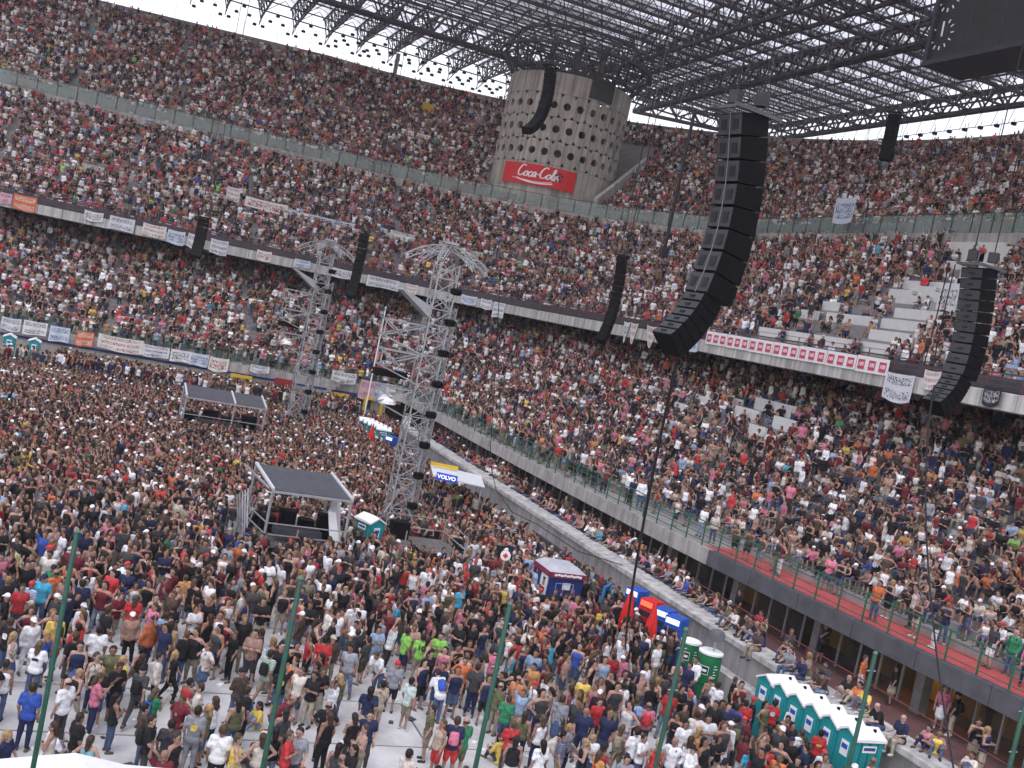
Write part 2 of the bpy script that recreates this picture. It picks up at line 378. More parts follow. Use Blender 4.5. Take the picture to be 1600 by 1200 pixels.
# green railing
pm = MB(); pm.box((0, 0, .55), (.022, .03, .56)); pme2 = pm.mesh('rail_post'); pme2.materials.append(GREEN_R)
us = along(3, 1.25)
for u in us:
    p = P(dsl(u)+.12, u); put('rail_post', pme2, low, (p.x, p.y, 3.38))
for h in (4.46, 4.16, 3.88, 3.6):
    mb = MB(); pts = []
    for u in US1: p = P(dsl(u)+.12, u); pts.append((p.x, p.y, h))
    mb.path(pts, .022 if h < 4.4 else .032, 4); mb.build('rail', GREEN_R, low)
# low dark red rail on the ledge
mb = MB()
for h in (2.15, 2.5):
    mb.path([(CX+.75, y, h) for y in np.arange(8, 78, 3)], .02, 4)
for y in np.arange(8, 78, 3): mb.bar((CX+.75, y, 1.2), (CX+.75, y, 2.5), .022, 4)
mb.build('ledge_rail', MAROON, low)
# corner and far front wall with dark boxes painting the shade inside its doorways
mb = MB(); sweep(mb, [u for u in US1 if u >= 1-.3], lambda u: [(1.9, 0), (1.9, 2.75)]); mb.build('front_wall', mat('cream wall', (.46, .44, .38), .8, .12, 1.2, .1, streak=.2), low)
for x0, x1, z0, z1 in ((13.5, 17.0, .2, 2.1), (20.5, 23.4, .2, 2.5), (5, 9, .2, 1.9)):
    mb = MB(); mb.box(((x0+x1)/2, CY+1.86, (z0+z1)/2), ((x1-x0)/2, .06, (z1-z0)/2)); mb.build('doorway_shade', DARKC, low)
for (x, h) in ((12.2, 2.6), (20.4, 2.5), (23.5, 2.6)):
    mb = MB(); mb.box((x-.75, CY+1.5, h/2), (.11, .11, h/2)); mb.box((x+.75, CY+1.5, h/2), (.11, .11, h/2)); mb.box((x, CY+1.5, h-.13), (.64, .11, .13)); mb.build('gate_frame', YELLOW, low)
# concrete flight of steps cut into the corner wall
mb = MB()
for k in range(10): mb.box((17.6+k*.32, CY+1.55, .9+k*.28/1.0), (.16, .3, .16))
mb.build('steps', CONC_T, low)
mb = MB(); mb.box((15.7, CY+1.70, 2.55), (.75, .05, .3)); mb.build('red_seat_block', SEATR, low)
# raised step along the foot of the far stand
mb = MB(); sweep(mb, [u for u in US1 if u >= 3], lambda u: [(-3.2, 0), (-3.2, .85), (1.75, .85)]); mb.build('standing_step', CONC, low)
# far-side front band (blue board)
mb = MB(); sweep(mb, [u for u in US1 if u >= 2], lambda u: [(1.72, 2.5), (1.72, 2.68)]); mb.build('blue_board', NAVY, low)

# ---- middle stand
mid = thing('middle_stand', 'middle grandstand tier with pale fascia hung with fan banners', 'grandstand', (37, 86, 12))
MID0, MID_N, MID_D, MID_R = 14.3, 26, .79, .44
def midd(k): return MID0+MID_D*k+(1.0 if k >= 10 else 0)
def midz(k): return 12.95+MID_R*k
US2 = US(4.0, 15)
def prof(u):
    o = [(13.2, 12.9)]
    for k in range(MID_N): o += [(midd(k), midz(k)-.02), (midd(k)+.001, midz(k)), (midd(k+1), midz(k))]
    return o+[(midd(MID_N), 26)]
mb = MB(); sweep(mb, US2, prof); mb.build('terrace', CONC_T, mid)
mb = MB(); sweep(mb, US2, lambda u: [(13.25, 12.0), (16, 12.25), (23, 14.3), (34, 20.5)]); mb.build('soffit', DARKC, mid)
mb = MB(); sweep(mb, US2, lambda u: [(midd(MID_N)-.02, 24.0), (34.8, 24.0), (34.8, 24.9)]); mb.build('upper_band', CONC, mid)
us = along(13, 2.0)
for a, b in zip(us[:-1], us[1:]):
    bb = b-(b-a)*.022; m_ = MB(); A0, A1, B0, B1 = P(13.0, a), P(13.0, bb), P(13.3, a), P(13.3, bb)
    j = .012*random.random()
    z = lambda p, h: (p.x, p.y, h)
    m_.hexa([z(A0, 12.06+j), z(B0, 12.0), z(B1, 12.0), z(A1, 12.06+j)], [z(A0, 12.82+j), z(B0, 12.88+j), z(B1, 12.88+j), z(A1, 12.82+j)]); m_.build('fascia_panel', WHITEC, mid)
mb = MB(); sweep(mb, US2, lambda u: [(13.9, 12.9), (13.9, 13.55), (14.0, 13.55), (14.0, 12.9)]); mb.build('parapet', DARKPANEL, mid)
pm = MB(); pm.box((0, 0, .5), (.02, .02, .5)); pme3 = pm.mesh('rail_post'); pme3.materials.append(MAROON)
for u in along(13.15, 2.0):
    p = P(13.15, u); put('rail_post', pme3, mid, (p.x, p.y, 12.93))
for h in (13.15, 13.4, 13.65, 13.93):
    mb = MB(); mb.path([(P(13.15, u).x, P(13.15, u).y, h) for u in US2], .02, 4); mb.build('rail', MAROON, mid)
mb = MB(); mb.path([(P(14.05, u).x, P(14.05, u).y, 13.72) for u in US2], .05, 4); mb.build('handrail', DARKPANEL, mid)
# mid-tier gangway parapets in pieces
for u in [-70, -46, -39, .12, .3, .62, .86, 6.5, 14, 21, 26, 37, 47]:
    L = random.uniform(2.4, 4.2) if u > 1 or u < 0 else random.uniform(.06, .1)
    m_ = MB(); d = midd(9)+.35; a, b = u, u+L
    A0, A1, B0, B1 = P(d, a), P(d, b), P(d+.18, a), P(d+.18, b)
    z = lambda p, h: (p.x, p.y, h); zz = midz(9)
    m_.hexa([z(A0, zz-.3), z(B0, zz-.3), z(B1, zz-.3), z(A1, zz-.3)], [z(A0, zz+.85), z(B0, zz+.85), z(B1, zz+.85), z(A1, zz+.85)]); m_.build('gangway_parapet', WHITEC, mid)

# ---- upper stand
upr = thing('upper_stand', 'steep top tier of crowd behind a greenish glass balustrade under the roof', 'grandstand', (60, 86, 24))
UP0, UP_N, UP_D, UP_R = 36.2, 33, .79, .478
def upd(k): return UP0+UP_D*k
def upz(k): return 25.15+UP_R*k
TWX, TWY, TWR = 49.0, 121.0, 7.5
TH = math.atan2(TWY-CY, TWX-CX)/(math.pi/2)
US3 = US(5.0, 25)
def prof(u):
    o = [(34.8, 24.9), (36.0, 24.9)]
    for k in range(UP_N): o += [(upd(k), upz(k)-.01), (upd(k)+.001, upz(k)), (upd(k+1), upz(k))]
    return o+[(upd(UP_N), upz(UP_N)+.9), (upd(UP_N)+.3, upz(UP_N)+.9), (upd(UP_N)+.3, 20)]
mb = MB(); sweep(mb, US3, prof); mb.build('terrace', CONC_T, upr)
us = along(34.95, 2.0)
pst = MB(); pst.box((0, 0, .75), (.035, .035, .78)); psm = pst.mesh('balustrade_post'); psm.materials.append(mat('dark green post', (.03, .06, .05), .5, .2, 4))
for i, (a, b) in enumerate(zip(us[:-1], us[1:])):
    if a < -62: continue
    p, q = P(34.95, a), P(34.95, b); m_ = MB(); nn = N(a)*.012
    A, B = p.lerp(q, .03), p.lerp(q, .97); z = lambda v, h: (v.x, v.y, h)
    m_.hexa([z(A, 24.95), z(A+nn, 24.95), z(B+nn, 24.95), z(B, 24.95)], [z(A, 26.35), z(A+nn, 26.35), z(B+nn, 26.35), z(B, 26.35)]); m_.build('glass_pane', RAILGLASS, upr)
    put('balustrade_post', psm, upr, (p.x, p.y, 24.9))
mb = MB(); mb.path([(P(34.95, u).x, P(34.95, u).y, 26.42) for u in US3], .04, 4); mb.build('rail', MATS['dark green post'], upr)
# tall thin posts along the back edge
for u in along(62.2, 4.4):
    p = P(62.2, u)
    if u < -50: continue
    m_ = MB(); m_.bar((p.x, p.y, 41.6), (p.x, p.y, 43.6), .03, 4); m_.build('back_post', TRUSS, upr)
# wing walls beside the tower
for uu in (TH-.128,):
    m_ = MB(); n = N(uu); t = Vector((-n.y, n.x, 0))*.25
    pts = [(36.4, 25.0, 27.2), (40, 25.2, 29.2), (50, 31, 35.0), (50.2, 31, 35)]
    vs = []
    for d, zb, zt in pts:
        p = P(d, uu)
        for s in (-1, 1):
            q = p+t*s; vs += [(q.x, q.y, zb), (q.x, q.y, zt)]
    fs = []
    for i in range(3):
        a = i*4; fs += [(a, a+4, a+5, a+1), (a+2, a+3, a+7, a+6), (a+1, a+5, a+7, a+3)]
    fs += [(0, 1, 3, 2), (12, 14, 15, 13)]
    m_.add(vs, fs); m_.build('wing_wall', CONC, upr)
# stair openings in the far part of the tier
m_ = MB(); m_.box((34.2, 131.6, 31.3), (1.5, .4, .9)); m_.build('stair_opening', WHITEP, upr)
m_ = MB(); m_.box((37.3, 127.2, 27.2), (.7, .4, 1.5)); m_.build('yellow_stair_door', YELLOW, upr)
m_ = MB(); m_.box((33.2, 147.5, 42.2), (.25, .25, 2.4)); m_.build('mast', GREYP, upr)
m_ = MB(); m_.box((36.6, 139, 36.2), (.7, .3, 1.3)); m_.build('yellow_stair_door', YELLOW, upr)

# ------------------------------------------------------------------ corner tower
tow = thing('corner_tower', 'round concrete corner tower with rows of porthole openings and red banner', 'tower', (TWX, TWY, 24))
NC = 30; Z0T, ROWH = 24.2, 2.9
def cyl(th, r, z): return (TWX+r*math.cos(th), TWY+r*math.sin(th), z)
facing = math.atan2(-TWY, -TWX)
rows = [('plain', 24.2, 27.1), ('plain', 27.1, 30.03), ('hole', 30.03, 32.75), ('hole', 32.75, 35.47), ('hole', 35.47, 38.19), ('plain', 38.19, 40.6)]
dth = 2*math.pi/NC; ring_i = 0
for kind, za, zb in rows:
    for i in range(NC):
        c = facing+(i+.5*(ring_i % 2))*dth
        # leave cells on the far side as plain panels
        rel = (c-facing+math.pi) % (2*math.pi)-math.pi
        g = .002; t0, t1 = c-dth/2+g/2, c+dth/2-g/2; zl, zh = za+.014, zb-.014
        m_ = MB(); r = TWR
        if kind == 'plain' or abs(rel) > 1.9:
            ns = 3
            for k in range(ns):
                a, b = t0+(t1-t0)*k/ns, t0+(t1-t0)*(k+1)/ns
                m_.add([cyl(a, r, zl), cyl(b, r, zl), cyl(b, r, zh), cyl(a, r, zh)], [(0, 1, 2, 3)])
        else:
            n = 20; zc = (zl+zh)/2; hr = .44; vs = []
            for k in range(n):
                an = 2*math.pi*k/n; ca, sa = math.cos(an), math.sin(an)
                hw, hh = (t1-t0)/2, (zh-zl)/2; sc = 1/max(abs(ca), abs(sa))
                vs += [cyl(c+hw*ca*sc, r, zc+hh*sa*sc), cyl(c+hr*ca/r, r, zc+hr*sa), cyl(c+hr*ca/r, r-.5, zc+hr*sa)]
            fs = []
            for k in range(n):
                a, b = 3*k, 3*((k+1) % n); fs += [(a, b, b+1, a+1), (a+1, b+1, b+2, a+2)]
            m_.add(vs, fs)
        m_.build('wall_panel', TOWERC, tow)
    ring_i += 1
# inner core, ramps, cap
mb = MB(); mb.lathe((TWX, TWY, 24.0), [(2.2, 0), (2.2, 16.5)], 16); mb.build('core', CONC, tow)
mb = MB(); mb.lathe((TWX, TWY, 0), [(TWR-.06, 23.9), (TWR-.06, 24.25)], 40); mb.build('base_slab', CONC, tow)
for k in range(5):
    vs = []; fs = []; n = 40
    for i in range(n+1):
        th = facing+math.pi*.3+2*math.pi*i/n; z = 25.9+k*2.72+2.72*i/n
        vs += [cyl(th, 2.3, z), cyl(th, TWR-.6, z), cyl(th, TWR-.6, z-.35), cyl(th, 2.3, z-.35)]
    for i in range(n):
        a = 4*i; fs += [(a, a+1, a+5, a+4), (a+1, a+2, a+6, a+5), (a+2, a+3, a+7, a+6)]
    m_ = MB(); m_.add(vs, fs); m_.build('ramp', WHITEC, tow)
mb = MB(); mb.lathe((TWX, TWY, 40.6), [(TWR-.5, 0), (TWR-.5, .3), (2.0, .5)], 30); mb.build('roof_bearing', TRUSS, tow)
for k in range(6):
    m_ = MB(); a = k*math.pi/3+.2; m_.bar(cyl(a, 3.6, 40.8), cyl(a, 3.6, 46.0), .3, 6); m_.build('bearing_column', TRUSS, tow)
mb = MB()
for k in range(20):
    a, b = 2*math.pi*k/20, 2*math.pi*(k+1)/20
    for (r1, z1, r2, z2) in ((7.3, 40.7, 9.4, 43.4), (9.4, 43.4, 7.6, 45.8)):
        mb.bar(cyl(a, r1, z1), cyl(b, r2, z2), .10, 4); mb.bar(cyl(b, r1, z1), cyl(a, r2, z2), .10, 4)
    mb.bar(cyl(a, 9.4, 43.4), cyl(b, 9.4, 43.4), .2, 4); mb.bar(cyl(a, 7.6, 45.8), cyl(b, 7.6, 45.8), .2, 4); mb.bar(cyl(a, 7.5, 41.4), cyl(b, 7.5, 41.4), .2, 4)
mb.build('bearing_lattice', TRUSS, tow)
m_ = MB(); c = facing+.30
for k in range(6):
    a, b = c-.0+k*.07, c+(k+1)*.07
    m_.add([cyl(a, TWR+.12, 38.5), cyl(b, TWR+.12, 38.5), cyl(b, TWR+.12, 40.8), cyl(a, TWR+.12, 40.8), cyl(a, TWR-.1, 38.5), cyl(b, TWR-.1, 38.5), cyl(b, TWR-.1, 40.8), cyl(a, TWR-.1, 40.8)], [(0, 1, 2, 3), (3, 2, 6, 7), (0, 4, 5, 1)]+([(0, 3, 7, 4)] if k == 0 else [])+([(1, 5, 6, 2)] if k == 5 else []))
m_.build('dark_louvre', DARKC, tow)

# red banner wrapped on the drum, with white script, swoosh and a ball
def wrap(pts2, off=.2):      # pts2: (s along banner in metres from its left end, height)
    return [cyl(facing-.85+s/(TWR+off), TWR+off, 27.36+h) for s, h in pts2]
ban = thing('drink_banner', 'long red soft drink banner with white script wrapped on the concrete tower', 'banner', cyl(facing-.25, TWR+.2, 27.36))
BW = 1.2*(TWR+.2); m_ = MB(); n = 18
for k in range(n):
    a, b = BW*k/n, BW*(k+1)/n; q = wrap([(a, 0), (b, 0), (b, 2.36), (a, 2.36)], .2)+wrap([(a, 0), (b, 0), (b, 2.36), (a, 2.36)], .12)
    m_.add(q, [(0, 1, 2, 3), (4, 7, 6, 5), (3, 2, 6, 7), (0, 4, 5, 1)]+([(0, 3, 7, 4)] if k == 0 else [])+([(1, 5, 6, 2)] if k == n-1 else []))
m_.build('sheet', REDP, ban)
def stroke(mb, pts, w0=.10, w1=.16, off=.215):
    # smooth polyline as a ribbon whose width follows direction, like a broad nib
    P2 = []
    for i in range(len(pts)-1):
        p0 = pts[max(0, i-1)]; p1 = pts[i]; p2 = pts[i+1]; p3 = pts[min(len(pts)-1, i+2)]
        for t in (0, .25, .5, .75):
            P2.append(tuple(.5*((2*p1[j])+(-p0[j]+p2[j])*t+(2*p0[j]-5*p1[j]+4*p2[j]-p3[j])*t*t+(-p0[j]+3*p1[j]-3*p2[j]+p3[j])*t**3) for j in (0, 1)))
    P2.append(pts[-1]); L = []; Rr = []
    for i, p in enumerate(P2):
        a = P2[max(0, i-1)]; b = P2[min(len(P2)-1, i+1)]; dx, dy = b[0]-a[0], b[1]-a[1]; l = math.hypot(dx, dy) or 1
        wd = (w0+(w1-w0)*abs(dy)/l)/2; nx, ny = -dy/l*wd, dx/l*wd; L.append((p[0]+nx, p[1]+ny)); Rr.append((p[0]-nx, p[1]-ny))
    vs = wrap(L, off)+wrap(Rr, off); n_ = len(L); mb.add(vs, [(i, i+1, n_+i+1, n_+i) for i in range(n_-1)])
def letters(x, y, s, word):
    G = {'C': [[(.95, 1.45), (.75, 1.62), (.4, 1.5), (.12, .95), (.12, .4), (.4, .08), (.8, .2), (1.05, .5)]],
         'o': [[(.45, .75), (.15, .6), (.1, .25), (.3, .05), (.55, .2), (.6, .55), (.42, .75)], [(.55, .68), (.8, .62)]],
         'c': [[(.55, .62), (.38, .76), (.12, .5), (.15, .15), (.35, .05), (.62, .25)]],
         'a': [[(.55, .65), (.3, .75), (.1, .4), (.2, .08), (.42, .2), (.58, .7), (.58, .15), (.8, .12)]],
         '-': [[(.05, .45), (.35, .5)]], 'l': [[(.05, .2), (.35, 1.0), (.35, 1.5), (.2, 1.4), (.15, .5), (.3, .05), (.55, .2)]]}
    W = {'C': .98, 'o': .68, 'c': .58, 'a': .72, '-': .42, 'l': .42}; mb = MB()
    for ch_ in word:
        for st in G[ch_]: stroke(mb, [(x+(px+.22*py)*s, y+py*s+.0*px) for px, py in st], .09*s/.8, .19*s/.8)
        x += W[ch_]*s
    return mb
letters(2.15, .85, .82, 'Coca-Cola').build('script_lettering', INK, ban)
mb = MB(); stroke(mb, [(1.6, .62), (2.6, .52), (3.8, .42), (5.0, .40), (6.6, .62)], .05, .1); stroke(mb, [(2.2, .60), (3.3, .36), (4.4, .25), (5.6, .30), (6.7, .46)], .16, .12); mb.build('swoosh', INK, ban)
mb = MB(); c0 = (7.3, 1.35)
for k in range(14): a, b = 2*math.pi*k/14, 2*math.pi*(k+1)/14; mb.add(wrap([c0, (c0[0]+.58*math.cos(a), c0[1]+.58*math.sin(a)), (c0[0]+.58*math.cos(b), c0[1]+.58*math.sin(b))], .215), [(0, 1, 2)])
mb.build('ball_print', mat('dull red print', (.42, .05, .05), .6), ban)
mb = MB()
for ox, oy in ((0, 0), (.36, .22), (-.36, .2), (.22, -.38), (-.24, -.38), (0, .47)):
    pts = [(c0[0]+ox+.14*math.cos(2*math.pi*k/5+.3), c0[1]+oy+.14*math.sin(2*math.pi*k/5+.3)) for k in range(5)]; mb.add(wrap(pts, .225), [(0, 1, 2, 3, 4)])
mb.build('ball_patches', mat('black print', (.03, .02, .02), .7), ban)

# ------------------------------------------------------------------ roof
roof = thing('stadium_roof', 'dark steel lattice roof with translucent barrel sheets above the stands', 'roof', (60, 86, 46))
ZR = 46.0
def lattice(L, n, depth=2.0, wid=.9, rc=.16, rd=.075, bays=None):
    """triangular lattice girder along +x from 0 to L, bottom chord at z=0"""
    mb = MB(); 
    mb.bar((0, 0, 0), (L, 0, 0), rc, 4)
    for s in (-1, 1): mb.bar((0, s*wid, depth), (L, s*wid, depth), rc*.8, 4)
    st = L/n
    for i in range(n):
        x = i*st
        for s in (-1, 1):
            mb.bar((x, 0, 0), (x+st/2, s*wid, depth), rd, 4, cap=False); mb.bar((x+st/2, s*wid, depth), (x+st, 0, 0), rd, 4, cap=False)
        mb.bar((x+st/2, -wid, depth), (x+st/2, wid, depth), rd*.8, 4, cap=False)
        mb.bar((x+st/2, -wid, depth), (min(L, x+1.5*st), wid, depth), rd*.7, 4, cap=False)
    return mb
MOD = 4.75
def lat_mesh(name, *a, **k):
    me = lattice(*a, **k).mesh(name); me.materials.append(TRUSS); return me
tx_r = lat_mesh('truss', 31.5, 13, rd=.07); tx_c = lat_mesh('truss', 33, 14, rd=.07); tx_l = lat_mesh('truss', 76, 32, rd=.07)
ty_f = lat_mesh('truss', 22.5, 10, depth=2.2, rd=.085)
def vault(L, w, rise, n=6):
    mb = MB(); vs = []
    for x in (0, L):
        for k in range(n+1):
            a = math.pi*k/n; vs.append((x, -w/2*math.cos(a), rise*math.sin(a)))
    for k in range(n): mb.f.append((k, k+1, n+1+k+1, n+1+k)); mb.mi.append(0)
    mb.v = vs; me = mb.mesh('roof_sheet'); me.materials.append(ROOFPANEL); return me
def vault_ribs(L, w, rise, n=6, step=2.4):
    mb = MB()
    for x in np.arange(step/2, L, step):
        pts = [(x, -w/2*math.cos(math.pi*k/n), rise*math.sin(math.pi*k/n)-.08) for k in range(n+1)]
        mb.path(pts, .04, 4)
    for k in (1, 3, 5): 
        a = math.pi*k/n; mb.bar((0, -w/2*math.cos(a), rise*math.sin(a)-.07), (L, -w/2*math.cos(a), rise*math.sin(a)-.07), .04, 4)
    me = mb.mesh('sheet_ribs'); me.materials.append(TRUSS); return me
vr = vault(30.5, MOD-1.2, .95); vl = vault(76, MOD-1.2, .95); vf = vault(19.5, MOD-1.2, .95)
rr = vault_ribs(30.5, MOD-1.2, .95); rl = vault_ribs(76, MOD-1.2, .95); rf = vault_ribs(19.5, MOD-1.2, .95)
# right block: girders run in x, one every module in y
y = 26.0
while y < 141:
    put('truss', tx_r, roof, (57.0, y, ZR)); 
    if y+MOD < 141.5:
        v = put('roof_sheet', vr, roof, (57.3, y+MOD/2, ZR+2.0)); put('sheet_rib_set', rr, v, (0, 0, 0), local=True)
    y += MOD
# middle-left block
y = 88.0
while y < 134:
    put('truss', tx_l, roof, (-19.0, y, ZR))
    v = put('roof_sheet', vl, roof, (-19.0, y+MOD/2, ZR+2.0)); put('sheet_rib_set', rl, v, (0, 0, 0), local=True)
    y += MOD
# the strip between inner edge and beam B on the right, before the corner
y = 26.0
while y < 86:
    put('truss', tx_c, roof, (24.0, y, ZR))
    v = put('roof_sheet', vr, roof, (26, y+MOD/2, ZR+2.0)); put('sheet_rib_set', rr, v, (0, 0, 0), local=True)
    y += MOD
# far cantilevers run in y
x = -42.0
while x < 58:
    o = put('truss', ty_f, roof, (x, 134.5, ZR), rz=math.pi/2)
    v = put('roof_sheet', vf, roof, (x+MOD/2, 135.5, ZR+2.0), rz=math.pi/2); put('sheet_rib_set', rf, v, (0, 0, 0), local=True)
    x += MOD
# lengthwise secondary chords below the girders
for X, y0, y1 in ((62.5, 26, 141), (74.2, 26, 139), (80.0, 26, 138), (86, 26, 137)):
    mb = MB(); mb.bar((X, y0, ZR-.05), (X, y1, ZR-.05), .13, 4); 
    for yy in np.arange(y0, y1-2, MOD): mb.bar((X, yy, ZR), (X, yy+MOD/2, ZR+2), .06, 4, cap=False); mb.bar((X, yy+MOD/2, ZR+2), (X, yy+MOD, ZR), .06, 4, cap=False)
    mb.build('purlin', TRUSS, roof)
for Y, x0, x1 in ((140, -42, 57), (146, -42, 57), (152, -42, 57)):
    mb = MB(); mb.bar((x0, Y, ZR-.05), (x1, Y, ZR-.05), .11, 4)
    for xx in np.arange(x0, x1-2, MOD): mb.bar((xx, Y, ZR), (xx+MOD/2, Y, ZR+2), .06, 4, cap=False); mb.bar((xx+MOD/2, Y, ZR+2), (xx+MOD, Y, ZR), .06, 4, cap=False)
    mb.build('purlin', TRUSS, roof)
# main box beams
def boxbeam(a, b, w, h, name='main_beam', step=3.2):
    a, b = Vector(a), Vector(b); d = (b-a).normalized(); s = Vector((-d.y, d.x, 0)); L = (b-a).length; mb = MB()
    for sx in (-1, 1):
        for hz in (0, h): mb.bar(a+s*sx*w/2+Vector((0, 0, hz)), b+s*sx*w/2+Vector((0, 0, hz)), .24, 4)
        n = int(L/step)
        for i in range(n):
            p, q = a+d*(i*L/n), a+d*((i+1)*L/n); mi_ = (p+q)/2
            o = s*sx*w/2; mb.bar(p+o, mi_+o+Vector((0, 0, h)), .12, 4, cap=False); mb.bar(mi_+o+Vector((0, 0, h)), q+o, .12, 4, cap=False)
    for i in range(n):
        p, q = a+d*(i*L/n), a+d*((i+1)*L/n)
        mb.bar(p+s*w/2, q-s*w/2, .1, 4, cap=False); mb.bar(p-s*w/2, p+s*w/2, .12, 4, cap=False)
    mb.build(name, TRUSS, roof)
boxbeam((68.3, 22, ZR-.6), (68.3, 142, ZR-.6), .9, 2.2)
boxbeam((57.0, 22, ZR-.8), (57.0, 134, ZR-.8), 3.6, 3.2)
boxbeam((-42, 134.5, ZR-.7), (57, 134.5, ZR-.7), 1.6, 2.8)
boxbeam((24.2, 22, ZR-.6), (24.2, 88, ZR-.6), 1.2, 2.6)
boxbeam((-42, 87.0, ZR-.6), (24, 87.0, ZR-.6), 1.2, 2.6)
boxbeam((88.4, 24, ZR-.2), (88.4, 137, ZR-.2), .8, 2.0, 'edge_beam')
boxbeam((88.4, 137, ZR-.2), (69, 144.5, ZR-.2), .8, 2.0, 'edge_beam')
# drop struts and hung floodlights along the outer edge
fl = MB(); fl.box((0, 0, -.18), (.26, .16, .16)); fl.bar((0, 0, 0), (0, 0, .5), .03, 4); flm = fl.mesh('floodlight'); flm.materials.append(BLACK)
x = -42.0; k = 0
while x < 56:
    mb = MB()
    for j in range(3):
        yy = 156.8-j*2.2; mb.bar((x, yy, ZR), (x, yy+.6, ZR-1.0+j*.3), .07, 4)
    mb.bar((x, 157.4, ZR-1.0), (x, 152, ZR), .07, 4); mb.build('drop_strut', TRUSS, roof)
    if x > 4:
        for j in range(5):
            xx = x+.5+j*.9; zz = ZR+.9-2.2*abs(j-2)/2.0*.9; put('floodlight', flm, roof, (xx, 156.9, zz+.1))
            if x > 24: put('floodlight', flm, roof, (xx, 150.5-j*.5, zz-1.0))
    x += MOD
for yy in np.arange(62, 137, MOD/2):
    put('floodlight', flm, roof, (88.6, yy, ZR-2.0)); 
    mb = MB(); mb.bar((88.4, yy, ZR-.2), (88.9, yy+1.2, ZR-2.0), .035, 4); mb.build('drop_strut', TRUSS, roof)
mb = MB(); mb.path([(88.7, yy, ZR-2.0) for yy in (60, 137)], .05, 4); mb.build('lamp_rail', TRUSS, roof)
# rigging wires hung from the roof
for (x, y, z) in ((60.5, 96, 38), (56, 108, 38), (53.5, 101, 37), (61, 92, 39), (50, 100, 36), (63, 90, 40), (58, 100, 37.5), (66, 96, 40)):
    mb = MB(); mb.bar((x, y, ZR), (x, y, z), .02, 4); mb.build('hanging_wire', GALV, roof)
# rigging girder over the stage side, above the frame, that carries the loudspeakers
me = lattice(76, 40).mesh('rigging_girder'); me.materials.append(STEEL)
for xx in (11.5, 19.5): put('rigging_girder', me, roof, (xx, 12, ZR+.1), rz=math.pi/2)
# ------------------------------------------------------------------ hanging scoreboard with clock
sb = thing('scoreboard', 'big black hanging scoreboard with white clock marks at the roof edge', 'scoreboard', (39.5, 38, 29.3))
mb = MB(); mb.box((39.5, 35.4, 34.3), (1.28, 10.6, 4.9)); mb.build('casing', mat('scoreboard black', (.022, .022, .024), .6, .3, 2), sb)
mb = MB()
for z in (29.32, 39.28): mb.box((39.45, 35.4, z), (1.42, 10.75, .13))
for y in (46.0, 24.8): mb.box((39.45, y, 34.3), (1.42, .13, 4.85))
mb.build('frame', mat('scoreboard frame', (.035, .033, .04), .6, .3, 2), sb)
mb = MB()
for y in np.arange(28, 45, 2.2): mb.box((38.205, y, 34.3), (.012, .02, 4.8))
mb.build('panel_joint', DARKPANEL, sb)
def dial(yc, zc, r, hand):
    mb = MB()
    for k in range(12):
        a = 2*math.pi*k/12; 
        if k in (0, 11): continue
        p = Vector((38.17, yc-r*math.sin(a), zc+r*math.cos(a))); q = Vector((38.17, yc-r*1.32*math.sin(a), zc+r*1.32*math.cos(a))); mb.bar(p, q, .035, 4)
    mb.build('clock_ticks', INK, sb)
    mb = MB(); mb.bar((38.16, yc-.0, zc-.1), (38.16, yc+r*math.sin(hand), zc+r*1.1*math.cos(hand)), .045, 4); mb.build('clock_hand', INK, sb)
dial(45.25, 30.75, .62, .05); dial(45.25, 32.75, .62, .9)
for y in (26, 36, 45):
    mb = MB(); mb.bar((39.5, y, 39.3), (39.5, y, 46.2), .08, 6); mb.build('hanger', TRUSS, sb)

